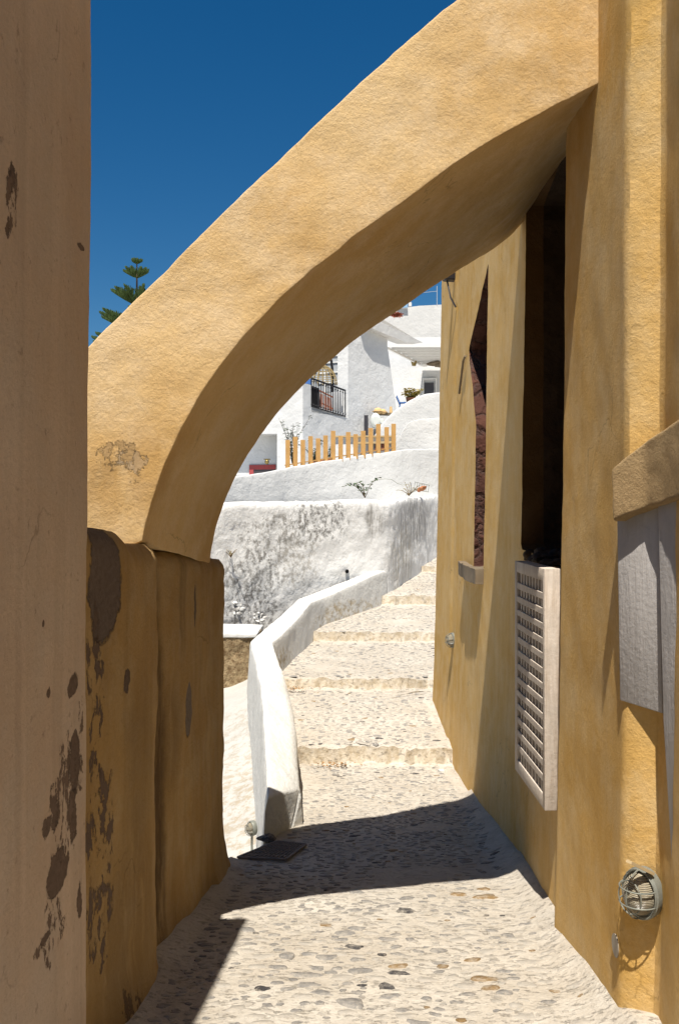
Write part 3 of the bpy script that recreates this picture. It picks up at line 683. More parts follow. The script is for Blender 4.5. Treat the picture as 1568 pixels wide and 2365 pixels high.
# ---------------------------------------------------------------- smooth terrace wall + vault
TWp = [(330, .0102, 1135), (430, .0106, 1118), (540, .0112, 1101), (660, .0118, 1082), (740, .0121, 1066), (820, .0124, 1053), (920, .0128, 1039), (1010, .0132, 1035), (1090, .0136, 1035)]
P = resample([W(u, v, t) for u, t, v in TWp], 90); fr = []; bk = []
for p in P:
    fr.append([Vector((p.x, p.y, lerp(CZ-.4, p.z, j/12))) for j in range(13)]); bk.append([v+Vector((0, .35, 0)) for v in fr[-1]])
bm = solid_grid(fr, bk, 4); bevel_sharp(bm, .03)
tag(finish('terrace_wall', bm, M['terrace'], warp=(.04, .012, .003)), 'smooth white terrace wall below the orange picket fence', 'wall')
fr = []; bk = []
for i in range(20):
    r = [Vector((lerp(-16, 10, j/20), lerp(F*.0132, F*.030, i/19), CZ+.95+i*.02)) for j in range(21)]
    fr.append(r); bk.append([Vector((v.x, v.y, CZ-8)) for v in r])
for i, r in enumerate(fr):
    for j, v in enumerate(r):
        v.y = max(v.y, F*interp([(-6, .0106), (-2, .0118), (1, .0127), (4, .0134)], v.x)+.4+i*.3) if i < 3 else v.y
tag(finish('terrace_floor', solid_grid(fr, bk), M['white_far'], smooth=False), kind='structure')
# front rounded block and the barrel vault behind
def zcurve(conv, pts, t, n):
    return resample([W(*conv(x, y), t) for x, y in pts], n)
def softsolid(name, conv, pts, t, depth, mat, parent=None, zbot=None, warp=(.02, .006, 0)):
    C_ = zcurve(conv, pts, t, 50); fr = []; bk = []
    for p in C_:
        fr.append([Vector((p.x, p.y, lerp(zbot, p.z, j/16))) for j in range(17)]); bk.append([v+Vector((0, depth, 0)) for v in fr[-1]])
    bm = solid_grid(fr, bk, 8); bevel_sharp(bm, .05, 50, 3); return finish(name, bm, mat, parent, warp=warp)
o = softsolid('rounded_wall_end', Z8, [(1090, 1400), (1105, 1345), (1130, 1290), (1160, 1225), (1195, 1180), (1240, 1155), (1320, 1140), (1470, 1130), (1700, 1125)], .0134, .7, M['white'], zbot=CZ+.2)
tag(o, 'white rounded wall end at the right end of the picket fence', 'wall')
vt = empty('vaulted_roof', W(*Z8(1300, 1300), .0150), 'white barrel-vaulted roof rising behind the rounded wall end', 'roof')
softsolid('vault', Z8, [(900, 1290), (935, 1230), (960, 1190), (1010, 1130), (1070, 1070), (1140, 1020), (1200, 978), (1280, 938), (1360, 912), (1470, 900), (1600, 905), (1750, 940), (1900, 1010)], .0150, 5.0, M['white'], vt, zbot=CZ+.3)

# ---------------------------------------------------------------- picket fence
PK = [(525, 1287, 1465), (574, 1267, 1458), (623, 1287, 1448), (673, 1263, 1440), (722, 1277, 1432), (770, 1258, 1425), (819, 1228, 1416), (868, 1262, 1406), (917, 1236, 1396), (965, 1250, 1388), (1014, 1228, 1382), (1063, 1210, 1372), (1112, 1184, 1360), (1166, 1204, 1354), (1211, 1182, 1347)]
def ft(u): return interp([(u_, t_) for u_, t_, v_ in TWp], u)
fence = empty('picket_fence', W(*Z1(868, 1406), ft(Z1(868, 0)[0])), 'orange-brown picket fence of uneven heights on top of the terrace wall', 'fence')
for x, y0, y1 in PK:
    u, v0 = Z1(x, y0); _, v1 = Z1(x, y1); t = ft(u)+.00003; a = W(u, v0, t); b = W(u, v1+8, t); bm = bmesh.new()
    box(bm, ((a.x+b.x)/2, a.y, (a.z+b.z)/2), (10.6*t, .02, a.z-b.z), random.uniform(-.06, .06)); bevel_sharp(bm, .003, 40, 1)
    finish('picket', bm, M['picket'], fence)
for (xa, ya, xb, yb) in ((505, 1452, 1215, 1336),):
    a = W(*Z1(xa, ya), 0.0001); ua, va = Z1(xa, ya); ub, vb = Z1(xb, yb); bm = bmesh.new()
    bar(bm, W(ua, va, ft(ua)+.00003)+Vector((0, .035, 0)), W(ub, vb, ft(ub)+.00003)+Vector((0, .035, 0)), .03, .03); finish('rail', bm, M['picket'], fence)

# ---------------------------------------------------------------- white balcony house
pf_ = plan(Z8(245, 0)[0], .0146, Z8(650, 0)[0], .0156)     # lower side face
pm_ = plan(Z8(655, 0)[0], .0162, Z8(1100, 0)[0], .0172)    # upper side wall
ua, ub = Z8(245, 0)[0], Z8(650, 0)[0]; dv = (W(ub, CV, pf_(ub))-W(ua, CV, pf_(ua))).normalized(); nin = Vector((-dv.y, dv.x, 0))
wh = empty('balcony_house', W(*Z8(300, 1500), .0150), 'large white house with a black-railed balcony behind the picket fence', 'house')
bm = zslab(Z8, [(-700, 822), (245, 820), (245, 1650), (-700, 1650)], .0146, (0, 5, 0))
fw = finish('front_wall', bm, [M['white_far'], M['greyrender']], wh, smooth=False)
def zcut(conv, x0, y0, x1, y1, t, d, mats, mi):
    b = zslab(conv, [(x0, y0), (x1, y0), (x1, y1), (x0, y1)], t-.0003, (0, d+.0003*F, 0)); bmesh.ops.recalc_face_normals(b, faces=b.faces)
    me = bpy.data.meshes.new('c'); b.to_mesh(me); b.free()
    for mm in mats: me.materials.append(mm)
    for p in me.polygons: p.material_index = mi
    o = bpy.data.objects.new('c', me); COL.objects.link(o); return o
boolean(fw, [zcut(Z1, -200, 1237, 447, 1640, .0146, .6, (M['white_far'], M['white_far']), 1)])
tdoor = .0146+.55/F
door = bmesh.new(); zslab(Z1, [(275, 1450), (447, 1447), (447, 1478), (275, 1480)], tdoor, (0, .06, 0), door); zslab(Z1, [(275, 1480), (303, 1480), (303, 1620), (275, 1620)], tdoor, (0, .06, 0), door)
fr_ = finish('door_frame', door, M['red'], wh); bm = zslab(Z1, [(303, 1480), (447, 1478), (447, 1620), (303, 1620)], tdoor+.00001, (0, .04, 0)); finish('door', bm, M['darkpane'], fr_)
bm = bmesh.new(); p = W(*Z1(390, 1430), .0147); ball(bm, p, .08, 10, (1, 1, 1.0)); box(bm, p+Vector((0, .05, .09)), (.22, .16, .03)); tag(finish('wall_lantern', bm, M['brass']), 'small brass lantern over the red door frame of the balcony house', 'lantern')
bm = zslab(Z8, [(245, 820), (322, 832), (326, 1035), (636, 1128), (700, 1150), (700, 1700), (245, 1700)], pf_, nin*.25)
finish('side_wall', bm, M['white_far'], wh, smooth=False)
# balcony floor
a = W(*Z8(322, 1040), pf_(Z8(322, 0)[0])); b = W(*Z8(636, 1133), pf_(Z8(636, 0)[0])); zf = a.z
bm = prism([Vector((a.x, a.y, zf)), Vector((b.x, b.y, zf)), Vector((b.x, b.y, zf))+nin*4, Vector((a.x, a.y, zf))+nin*4], (0, 0, -.15)); finish('balcony_floor', bm, M['white_far'], wh, smooth=False)
# railing
rl = [(322, 772, 1030), (629, 882, 1120)]; rail = bmesh.new()
def RP(f, top): u, v = Z8(lerp(322, 629, f), lerp(772, 882, f) if top else lerp(1028, 1118, f)); return W(u, v, pf_(u))
bar(rail, RP(0, 1), RP(1, 1), .05, .05); bar(rail, RP(0, 0), RP(1, 0), .04, .04)
rr_ = finish('balcony_railing', rail, M['iron'], wh)
for k in range(15):
    bm = bmesh.new(); a, b = RP(k/14, 1), RP(k/14, 0); tube(bm, [a, b], .014 if k % 14 else .025, 6); ball(bm, b.lerp(a, .08), .035, 8); ball(bm, b.lerp(a, .9), .03, 8); finish('baluster', bm, M['iron'], rr_)
# upper storey
bm = zslab(Z8, [(560, 100), (655, 100), (655, 1400), (560, 1400)], .0162, (0, .5, 0)); finish('corner_pier', bm, M['white_far'], wh, smooth=False)
ua, ub = Z8(655, 0)[0], Z8(1100, 0)[0]; dm = (W(ub, CV, pm_(ub))-W(ua, CV, pm_(ua))).normalized(); nm = Vector((-dm.y, dm.x, 0))
bm = zslab(Z8, [(655, 100), (655, 1450), (1120, 1450), (1088, 1010), (1012, 478), (1012, 400), (880, 300)], pm_, nm*.5); finish('side_wall', bm, M['white_far'], wh, smooth=False)
bm = zslab(Z8, [(780, 195), (860, 310), (1000, 372), (1190, 446), (1335, 446), (960, 262)], lambda u: pm_(u)-.00022, nm*.5); finish('roof_coping', bm, M['white'], wh, smooth=False)
finish('back_wall', zslab(Z8, [(100, 895), (575, 895), (575, 1400), (100, 1400)], .0174, (0, .3, 0)), M['greyrender'], wh, smooth=False)
bm = zslab(Z8, [(200, 380), (575, 380), (575, 900), (200, 900)], .0174, (0, .3, 0)); wn = finish('window', bm, M['pane'], wh, smooth=False)
bm = bmesh.new()
for y in (560, 620, 710, 800): zslab(Z8, [(380, y+14), (580, y-4), (580, y+6), (380, y+24)], .01738, (0, .05, 0), bm)
for x in (440, 560): zslab(Z8, [(x, 400), (x+9, 400), (x+9, 900), (x, 900)], .01737, (0, .05, 0), bm)
finish('muntin', bm, M['beam'], wn, smooth=False)
# things on the balcony
bm = bmesh.new()
for k in range(9):
    a = W(*Z8(392+k*13, 905+k*6), .0157); b = W(*Z8(385+k*15, 1030+k*6), .01565); bar(bm, a, b, .035, .03)
bar(bm, W(*Z8(388, 880), .0157), W(*Z8(520, 945), .0157), .06, .05); bar(bm, W(*Z8(388, 985), .0157), W(*Z8(520, 1050), .0157), .06, .05)
tag(finish('slatted_chair', bm, M['chairwood']), 'red-brown slatted wooden chair behind the black balcony railing', 'chair')
bm = bmesh.new()
for k in range(3): bar(bm, W(*Z8(330+k*22, 850+k*6), .0156), W(*Z8(335+k*22, 1035+k*6), .0156), .16, .1)
bar(bm, W(*Z8(326, 850), .0156), W(*Z8(384, 870), .0156), .2, .06)
tag(finish('folded_table', bm, M['iron']), 'dark folded table leaning at the left end of the balcony', 'table')
bm = bmesh.new(); box(bm, W(*Z8(545, 1010), .0161), (.34, .3, .9), .5); bevel_sharp(bm, .03, 40, 2); tag(finish('balcony_planter', bm, M['greyrender']), 'tall grey planter box at the right end of the balcony', 'planter')
bm = bmesh.new(); c = W(*Z8(425, 830), .0165)
for q in range(10):
    a = -math.pi/2+math.pi*q/9
    tube(bm, [c+Vector((math.cos(b)*.55*math.cos(a), .3*math.sin(a), .72*math.sin(b))) for b in [math.pi*r/14 for r in range(15)]], .018, 5)
for r in range(1, 7):
    b = math.pi/2*r/7; tube(bm, [c+Vector((math.cos(b)*.55*math.cos(a), .3*math.sin(a), .72*math.sin(b))) for a in [-math.pi/2+2*math.pi*q/20 for q in range(21)]], .012, 5)
tag(finish('hanging_chair', bm, M['wicker']), 'round wicker egg chair on the balcony, hung beside a curved black pole', 'chair')
bm = bmesh.new(); tube(bm, [W(*Z8(x, y), .0166) for x, y in ((515, 1080), (513, 830), (511, 680), (503, 610), (480, 570), (440, 550))], .05, 8)
tag(finish('chair_stand', bm, M['iron']), 'curved black pole rising from the balcony behind the railing', 'pole')
bm = zslab(Z8, [(255, 770), (322, 778), (326, 830), (255, 815)], .0150, (0, .06, 0)); tag(finish('blue_towel', bm, M['blue']), 'blue cloth hung at the left end of the balcony railing', 'cloth')

# terrace room behind: recessed wall, pergola
rc = empty('upper_house', W(*Z8(1300, 1200), .0235), 'white house behind the pergola with a small dark window, top right through the arch', 'house')
bm = zslab(Z8, [(960, 400), (1700, 400), (1700, 1400), (960, 1400)], .0240, (0, .5, 0)); finish('recessed_wall', bm, M['white_far'], rc, smooth=False)
bm = zslab(Z8, [(930, 210), (1155, 128), (1180, 128), (1300, 112), (1700, 92), (1700, 452), (1330, 452)], .0262, (0, 4, 0)); finish('upper_wall', bm, M['white'], rc, smooth=False)
bm = zslab(Z8, [(1100, 92), (1195, 92), (1195, 128), (1100, 128)], .0261, (0, .1, 0)); finish('blue_railing', bm, simple('pale_blue', (.25, .42, .6)), rc)
bm = zslab(Z8, [(1205, 80), (1232, 78), (1232, 112), (1205, 114)], .0263, (0, .4, 0)); finish('chimney', bm, M['white'], rc, smooth=False)
bm = zslab(Z8, [(1350, 812), (1432, 812), (1432, 925), (1350, 925)], .02395, (0, .1, 0)); wn = finish('window', bm, M['darkpane'], rc, smooth=False)
bm = bmesh.new()
for q in ([(1330, 772), (1460, 768), (1460, 780), (1330, 784)], [(1448, 780), (1460, 780), (1460, 940), (1448, 940)], [(1330, 784), (1342, 784), (1342, 940), (1330, 940)]): zslab(Z8, q, .02392, (0, .1, 0), bm)
finish('window_frame', bm, M['beam'], wn, smooth=False)
pg = empty('pergola', W(*Z8(1250, 700), .0225), 'white slatted pergola on the wall of the upper house', 'pergola')
bm = bmesh.new(); 
for k in range(8):
    f = k/7; t = lerp(.0212, .0238, f); x0 = lerp(1005, 1330, f); y = lerp(458, 618, f**.9)
    b = bmesh.new(); u0, v0 = Z8(x0, y+12); a = W(u0, v0, t); zc = CZ+(CV-Z8(0, 470)[1])*.0212; a.z = zc
    u1 = Z8(1700, 0)[0]; e = Vector(((u1-CU)*t, a.y, zc)); bar(b, a, e, .07, .2); finish('slat', b, M['beam'], pg, smooth=False)
b = prism([Vector((W(*Z8(1005, 0), .0212).x, F*.0213, zc+.1)), Vector((12, F*.0213, zc+.1)), Vector((12, F*.0239, zc+.1)), Vector((W(*Z8(1330, 0), .0238).x, F*.0239, zc+.1))], (0, 0, .03)); finish('shade_cover', b, M['beam'], pg, smooth=False)  # cover added above the slats to keep the recessed wall in shade
b = bmesh.new(); a = W(*Z8(1005, 470), .0212); zc = a.z-.12; e = W(*Z8(1330, 610), .0238); bar(b, Vector((a.x, a.y, zc)), Vector((e.x, e.y, zc)), .09, .1); finish('beam', b, M['beam'], pg, smooth=False)
def lantern(x, y, t, s, lab, mat):
    bm = bmesh.new(); p = W(*Z8(x, y), t); bmesh.ops.create_cone(bm, cap_ends=True, segments=8, radius1=s*.6, radius2=s, depth=s*1.6, matrix=Matrix.Translation(p)); bmesh.ops.create_cone(bm, cap_ends=True, segments=8, radius1=s*1.15, radius2=.02, depth=s*.8, matrix=Matrix.Translation(p+Vector((0, 0, s*1.2))))
    tube(bm, [p+Vector((0, 0, s*1.5)), p+Vector((0, 0, s*2)), p+Vector((0, .25, s*2.2))], .02, 6); tag(finish('hanging_lantern', bm, mat), lab, 'lantern')
lantern(1253, 636, .0232, .17, 'brass lantern hanging on the wall under the pergola', M['brass'])
bm = bmesh.new(); p = W(*Z8(1345, 648), .0231); ball(bm, p, .17, 12, (1.2, .8, .7)); tag(finish('globe_lamp', bm, M['beam']), 'white globe lamp on the wall under the pergola', 'lamp')
bm = bmesh.new(); ball(bm, W(*Z8(1430, 640), .0231), .3, 12, (1.5, .8, .42)); ball(bm, W(*Z8(1475, 655), .0231), .26, 12, (1, .8, .6)); tag(finish('wall_fan', bm, M['sill'], warp=(.1, .08, .02)), 'dark bundle tied under the right end of the pergola', 'bundle')
# antenna mast
bm = bmesh.new(); p = W(*Z8(1462, 112), .0262); tube(bm, [p, p+Vector((0, 0, 1.2))], .02, 6); tube(bm, [p+Vector((-1.6, 0, .72)), p+Vector((.0, 0, .88))], .012, 5)
tag(finish('antenna', bm, M['greyrender']), 'thin aerial mast standing on the roof of the upper house', 'antenna')
# blue chair
bm = bmesh.new(); t = .0185
Q = lambda x, y, dy=0: W(*Z8(x, y), t)+Vector((0, dy, 0))
for dy in (0, .42):
    bar(bm, Q(1096, 928, dy), Q(1130, 1005, dy), .035); bar(bm, Q(1130, 995, dy), Q(1118, 1075, dy), .035); bar(bm, Q(1175, 990, dy), Q(1178, 1070, dy), .035); bar(bm, Q(1126, 992, dy), Q(1178, 988, dy), .035)
for y in (935, 952, 970): bar(bm, Q(1096+(y-928)*.45, y, 0), Q(1096+(y-928)*.45, y, .42), .03)
p = Q(1152, 990, .21); box(bm, p, (.33, .44, .03)); tag(finish('blue_chair', bm, M['blue']), 'small blue wooden chair beside the potted plant near the vaulted roof', 'chair')

# ---------------------------------------------------------------- plants
def leafy(bm, root, n, L, lean, leaf, nl, spread=.5, droop=.3):
    for k in range(n):
        a = random.uniform(0, 6.28); p = Vector(root); d = Vector((math.cos(a)*lean, math.sin(a)*lean, 1)).normalized(); pts = [p.copy()]; ln = L*random.uniform(.6, 1.05)
        for s in range(6):
            d = (d+Vector((random.uniform(-.18, .18), random.uniform(-.18, .18), -droop*.12*s))).normalized(); p = p+d*ln/6; pts.append(p.copy())
            if s > 0:
                for q in range(nl):
                    b = random.uniform(0, 6.28); e = Vector((math.cos(b), math.sin(b), random.uniform(-.3, .7))).normalized(); c = p-d*ln/6*random.random()
                    sz = leaf*random.uniform(.6, 1.2); w = e.cross(Vector((0, 0, 1))).normalized()*sz*.28
                    v = [bm.verts.new(c), bm.verts.new(c+e*sz*.5+w+Vector((0, 0, sz*.08))), bm.verts.new(c+e*sz-Vector((0, 0, sz*.15))), bm.verts.new(c+e*sz*.5-w+Vector((0, 0, sz*.08)))]
                    bm.faces.new(v).material_index = 0
        k0 = len(bm.faces); tube(bm, pts, .006+leaf*.06, 5, .003)
        bm.faces.ensure_lookup_table()
        for f in list(bm.faces)[k0:]: f.material_index = 1
def plant(name, root, n, L, lean, leaf, nl, lab, cat, mats=None, droop=.3, group=None):
    bm = bmesh.new(); leafy(bm, root, n, L, lean, leaf, nl, droop=droop); return tag(finish(name, bm, mats or [M['leaf'], M['stem']], smooth=False), lab, cat, group)
plant('climbing_shrub', W(*Z8(150, 1560), .0124), 11, 1.5, .2, .085, 6, 'leafy green shrub behind the leftmost pickets, taller than the fence', 'shrub')
plant('climbing_shrub', W(*Z8(350, 1540), .0126), 8, .85, .3, .08, 6, 'low leafy shrub behind the fourth to sixth pickets of the fence', 'shrub')
plant('climbing_shrub', W(*Z8(485, 1510), .0128), 4, .5, .3, .07, 5, 'smallest leafy shrub, seen between the middle pickets', 'shrub')
pp = empty('potted_plant', W(*Z8(1225, 1010), .0186), 'golden-leaved succulent in a clay pot beside the blue chair', 'potted plant')
bm = bmesh.new(); bmesh.ops.create_cone(bm, cap_ends=True, segments=16, radius1=.16, radius2=.22, depth=.34, matrix=Matrix.Translation(W(*Z8(1225, 985), .0186))); finish('pot', bm, M['terra'], pp)
bm = bmesh.new(); leafy(bm, W(*Z8(1225, 965), .0186), 16, .65, .8, .2, 4, droop=.2); finish('foliage', bm, [M['dryleaf'], M['dryleaf']], pp, smooth=False)
plant('wall_weed', W(*Z1(1025, 1662), .0112), 4, .78, .4, .12, 4, 'slender green seedling growing on the ledge above the stained wall', 'weed', droop=.9)
plant('wall_weed', W(*Z1(1310, 1650), .0116), 9, .55, .9, .05, 3, 'dry twiggy weed on the ledge beside the wire basket', 'weed', [M['dryleaf'], M['stem']], droop=.5)
plant('wall_weed', W(*Z2(150, 462), ut(540)-.0001), 7, .26, .7, .03, 2, 'tuft of dry grass on the face of the stained wall, near the arch', 'weed', [M['dryleaf'], M['stem']])
plant('hanging_flowers', W(*Z8(1092, 215), .0255), 14, .38, 1.2, .2, 7, 'rust-red flowering bush against the top of the upper house', 'flowers', [M['petal'], M['stem']])
bm = bmesh.new(); tb_ = .0120
for k in range(7): x = 1350+k*15; bar(bm, W(*Z1(x, 1562+k*3), tb_), W(*Z1(x-6, 1612+k*2), tb_), .012)
bar(bm, W(*Z1(1348, 1560), tb_), W(*Z1(1446, 1582), tb_), .014); bar(bm, W(*Z1(1345, 1612), tb_), W(*Z1(1440, 1625), tb_), .014); bar(bm, W(*Z1(1290, 1645), tb_), W(*Z1(1370, 1612), tb_), .014)
tag(finish('wire_basket', bm, M['cage']), 'bent wire basket frame on the ledge above the stained wall', 'wire basket')
bm = bmesh.new(); ball(bm, W(*Z1(1392, 1612), tb_-.0001), .10, 10, (1.2, 1, .8)); ball(bm, W(*Z1(1375, 1620), tb_-.0001), .06, 8); tag(finish('clay_pot', bm, M['terra'], warp=(.06, .06, .02)), 'broken clay pot lying in front of the wire basket', 'pot')
bm = bmesh.new(); tube(bm, [W(*Z1(x, y), .0121) for x, y in ((1110, 1545), (1150, 1540), (1200, 1545), (1235, 1570), (1265, 1580), (1290, 1578))], .008, 5); tag(finish('loose_wire', bm, M['cage']), 'thin loose wire curling over the ledge above the stained wall', 'wire')

# ---------------------------------------------------------------- shelf, hats, plates, counter
bm = zslab(Z8, [(890, 1080), (1062, 1085), (1062, 1106), (890, 1100)], .0165, (0, .3, 0)); tag(finish('wall_shelf', bm, M['sill']), 'dark shelf on the white house wall left of the vaulted roof', 'shelf')
for x, y, s, lab in ((928, 1056, .16, 'larger straw hat, left on the dark shelf'), (972, 1062, .13, 'smaller straw hat, beside the larger one on the dark shelf')):
    bm = bmesh.new(); p = W(*Z8(x, y+14), .01645); ball(bm, p+Vector((0, .12, .02)), s, 14, (1, 1, .8)); ball(bm, p+Vector((0, .12, 0)), s*1.5, 16, (1, 1, .1)); tag(finish('straw_hat', bm, M['straw']), lab, 'hat', 'straw hats on the shelf')
bm = bmesh.new(); p = W(*Z8(1045, 1062), .0165); bmesh.ops.create_cone(bm, cap_ends=True, segments=14, radius1=.07, radius2=.05, depth=.3, matrix=Matrix.Translation(p+Vector((0, .1, 0)))); tag(finish('clay_jar', bm, M['straw']), 'tall tan jar at the right end of the dark shelf', 'jar')
bm = zslab(Z8, [(800, 1106), (838, 1106), (838, 1290), (800, 1290)], .0163, (0, .08, 0)); gp = finish('glass_panel', bm, M['darkpane'], smooth=False); tag(gp, 'narrow dark glass panel leaning on the white house wall behind the fence', 'glass panel')
for x, y, r, lab in ((905, 1158, .30, 'large round glazed plate hung below the dark shelf'), (963, 1165, .12, 'small oval glazed plate hung right of the large round plate')):
    bm = bmesh.new(); p = W(*Z8(x, y), .0163); bmesh.ops.create_cone(bm, cap_ends=True, segments=28, radius1=r, radius2=r*.8, depth=.04, matrix=Matrix.Translation(p) @ Matrix.Rotation(math.pi/2, 4, 'X') @ Matrix.Diagonal((.66, 1, 1, 1)))
    bmesh.ops.create_cone(bm, cap_ends=True, segments=28, radius1=r*.6, radius2=r*.55, depth=.06, matrix=Matrix.Translation(p) @ Matrix.Rotation(math.pi/2, 4, 'X') @ Matrix.Diagonal((.66, 1, 1, 1)))
    tag(finish('wall_plate', bm, M['plate']), lab, 'plate', 'plates hung on the house wall')
ct = empty('counter', W(*Z8(850, 1420), .0142), 'white counter with a tan top and brown shelf behind the picket fence', 'counter')
bm = zslab(Z8, [(530, 1292), (1085, 1292), (1085, 1304), (530, 1306)], .0138, (0, .6, 0)); finish('top', bm, M['tan'], ct, smooth=False)
bm = zslab(Z8, [(530, 1306), (1080, 1304), (1080, 1450), (530, 1600)], .01385, (0, .55, 0)); finish('body', bm, M['white_far'], ct, smooth=False)
bm = zslab(Z8, [(700, 1352), (1085, 1340), (1085, 1362), (700, 1366)], .01375, (0, .2, 0)); finish('shelf', bm, M['tan'], ct, smooth=False)
bm = bmesh.new()
for k in range(4):
    x = (845, 905, 960, 1060)[k]; bm = zslab(Z8, [(x, 1362), (x+22, 1362), (x+26, 1425), (x-8, 1430)], .01378, (0, .15, 0)); finish('support', bm, M['chairwood'], ct, smooth=False)
bm = zslab(Z8, [(322, 1272), (440, 1292), (440, 1335), (322, 1318)], .0139, (0, .4, 0)); tag(finish('grey_crate', bm, M['greyrender'], smooth=False), 'grey box standing behind the middle of the picket fence', 'box')
bm = zslab(Z8, [(300, 1530), (470, 1500), (500, 1500), (500, 1560), (300, 1560)], .0130, (0, .3, 0)); tag(finish('flower_trough', bm, M['terra'], smooth=False), 'reddish trough at the feet of the shrubs behind the fence', 'trough')

# ---------------------------------------------------------------- norfolk pine
T3 = .030
def pz(x, y): return ((200+x/2.15)*.7967, (600+y/2.15)*.7967)
tx, ty0 = pz(425, 320); root = W(tx, 1250, T3); topp = W(tx, ty0, T3)
tree = empty('norfolk_pine', root, 'tall tiered pine tree showing above the left shoulder of the arch', 'tree')
bm = bmesh.new(); tube(bm, [root, root.lerp(topp, .6), topp], .28, 8, .035); finish('trunk', bm, M['bark'], tree)
bm = bmesh.new()
lv = [(352, 32, 6, 26), (440, 82, 7, 62), (610, 165, 6, 115), (775, 235, 6, 130), (930, 300, 7, 130), (1040, 340, 8, 120), (1110, 390, 9, 110), (1280, 430, 9, 110)]
for yb, rz, nb_, hh in lv:
    sc = T3/2.15*.7967; base = W(tx, pz(0, yb)[1], T3); base.x = topp.x; R_ = rz*sc; Hh = hh*sc; ph = random.random()*6
    nb_ += 3
    for k in range(nb_):
        a = ph+2*math.pi*k/nb_+random.uniform(-.2, .2); dd = Vector((math.cos(a), math.sin(a), 0)); rl_ = R_*random.uniform(.85, 1.08)
        pts = [base+dd*rl_*f+Vector((0, 0, Hh*.75*(f**1.3)-.05*f)) for f in (0, .25, .5, .75, 1)]
        tube(bm, pts, .035, 5, .015)
        sd = dd.cross(Vector((0, 0, 1)))
        nbl = max(10, int(rl_*20))
        for q in range(nbl):
            f = .18+.85*q/nbl; c = base+dd*rl_*min(f, 1)+Vector((0, 0, Hh*.75*(min(f, 1)**1.3)))
            for sgn in (-1, 1):
                ln = rl_*.34*(1.15-f*.55)*random.uniform(.7, 1.1)+.09; hh_ = Hh*.75*(1-min(f, 1)**1.3); ln = max(.12, hh_*.8+.12)*random.uniform(.7, 1.1); e = (sd*sgn*random.uniform(.1, .6)+dd*.35+Vector((0, 0, 1))).normalized()
                tube(bm, [c, c+e*ln*.6, c+e*ln+Vector((0, 0, ln*.15))], .045, 4, .02)
finish('crown', bm, M['pine'], tree)

# ---------------------------------------------------------------- grate on the ground, litter
def gp(u, v, dz=0):
    t = 1.6/(v-1520) if v > 1994 else None
    if t is None:
        lo, hi = .003, .0055
        for _ in range(40):
            m_ = (lo+hi)/2
            if CV-gz(m_)/m_ > v: lo = m_
            else: hi = m_
        t = lo
    p = W(u, v, t); p.z = CZ+gz(t)+dz; p.x = (u-CU)*t; return p
gr = empty('metal_grate', gp(625, 1965), 'dark metal grate lying flat on the shaded paving near the end of the parapet', 'grate')
c4 = [gp(550, 1985, .018), gp(660, 1990, .018), gp(706, 1955, .018), gp(640, 1948, .018)]
bm = bmesh.new()
for a, b in zip(c4, c4[1:]+c4[:1]): bar(bm, a, b, .022, .016)
finish('frame', bm, M['mat'], gr)
bm = bmesh.new()
for k in range(1, 11): bar(bm, c4[0].lerp(c4[1], k/11), c4[3].lerp(c4[2], k/11), .010, .010)
for k in range(1, 6): bar(bm, c4[0].lerp(c4[3], k/6), c4[1].lerp(c4[2], k/6), .010, .010)
finish('mesh_bars', bm, M['mat'], gr)
bm = bmesh.new(); p = gp(617, 1945, .04); ball(bm, p, .07, 12, (1.1, .8, .35)); tag(finish('dark_stone', bm, M['st_dark'], warp=(.05, .05, .02)), 'dark rounded stone at the foot of the parapet end', 'stone')
bm = bmesh.new(); p = W(*Z2(1460, 1765), .0053); p.z = CZ+gz(.0053)+.03; box(bm, p, (.07, .05, .04), .3); tag(finish('crumpled_cup', bm, M['beam'], warp=(.03, .05, .02)), 'tiny pale scrap lying by the house wall before the first step', 'litter')
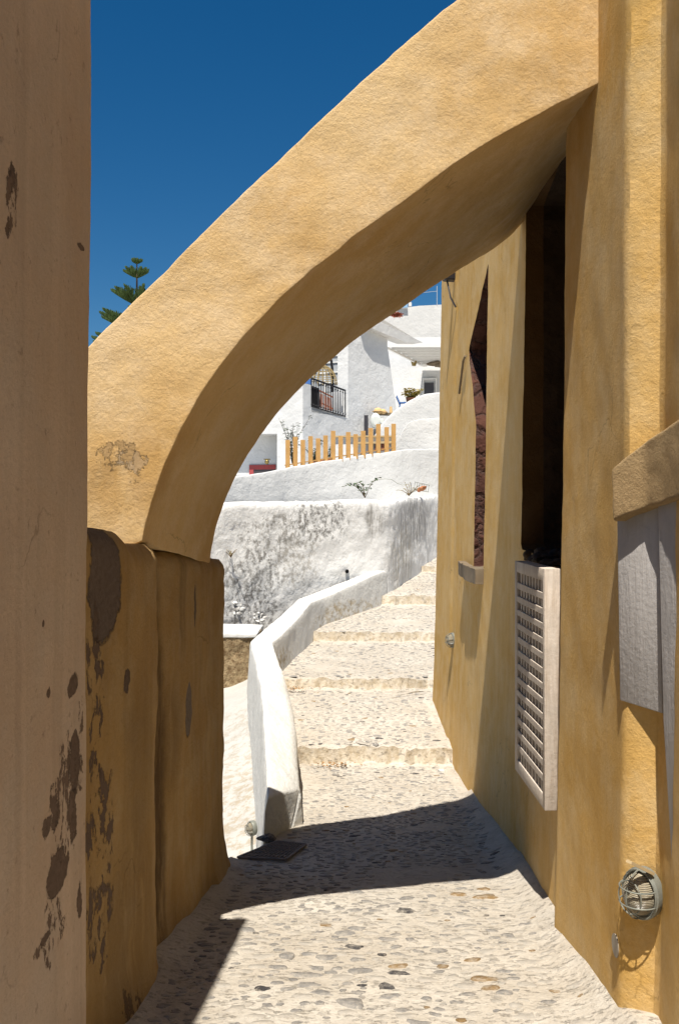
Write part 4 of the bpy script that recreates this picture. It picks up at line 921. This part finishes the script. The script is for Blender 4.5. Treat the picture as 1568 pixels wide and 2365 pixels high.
for k, (x, y, lab) in enumerate(((790, 1762, 'dry leaf litter heaped at the foot of the first step'), (545, 1262, 'dry leaf litter in the corner of parapet and second step'))):
    bm = bmesh.new(); u, v = Z2(x, y); t0 = (.00546, .00675)[k]
    for q in range(70):
        c = Vector(((u-CU)*t0+random.gauss(0, .13), F*t0-abs(random.gauss(0, .07)), CZ+gz(t0)+.02+random.random()*.03)); e = Vector((random.uniform(-1, 1), random.uniform(-1, 1), random.uniform(-.3, .5))).normalized()*.035; w = e.cross(Vector((0, 0, 1)))*.5
        bm.faces.new([bm.verts.new(c), bm.verts.new(c+e*.5+w), bm.verts.new(c+e), bm.verts.new(c+e*.5-w)])
    tag(finish('leaf_litter', bm, simple('dead_leaves', (.30, .17, .07), .9), smooth=False), lab, 'dry leaves', kind='stuff')

# ---------------------------------------------------------------- light, sky, camera
w = bpy.data.worlds.new('World'); S.world = w; w.use_nodes = True; nt = w.node_tree
sky = nt.nodes.new('ShaderNodeTexSky'); sky.sky_type = 'NISHITA'; sky.sun_disc = False
dxs, dys = .066+.044*.46, .465
el = math.atan2(1, math.hypot(dxs, dys)); sky.sun_elevation = el; sky.sun_rotation = math.atan2(-dxs, -dys)
sky.altitude = 300; sky.air_density = 1.0; sky.dust_density = .1; sky.ozone_density = 4
bg = nt.nodes['Background']; hsv = nt.nodes.new('ShaderNodeHueSaturation'); hsv.inputs['Saturation'].default_value = 1.36; hsv.inputs['Hue'].default_value = .498; hsv.inputs['Value'].default_value = 1.05; nt.links.new(sky.outputs[0], hsv.inputs['Color']); nt.links.new(hsv.outputs[0], bg.inputs['Color']); bg.inputs['Strength'].default_value = .05
sd = bpy.data.lights.new('sun', 'SUN'); sd.energy = 5.0; sd.angle = math.radians(.5); sd.color = (1, .945, .855)
so = bpy.data.objects.new('sun', sd); COL.objects.link(so); so.rotation_euler = Vector((dxs, dys, -1)).to_track_quat('-Z', 'Y').to_euler(); so.location = (0, 0, 30)
cd = bpy.data.cameras.new('camera'); co = bpy.data.objects.new('camera', cd); COL.objects.link(co); S.camera = co
co.location = (0, 0, CZ); co.rotation_euler = (math.pi/2, 0, 0); cd.sensor_fit = 'VERTICAL'; cd.sensor_height = 36; cd.lens = 36*F/2365; cd.clip_end = 5000; cd.clip_start = .05
S.render.engine = 'CYCLES'; S.cycles.max_bounces = 6; S.cycles.diffuse_bounces = 2
S.view_settings.view_transform = 'Standard'; S.view_settings.look = 'None'; S.view_settings.exposure = .60
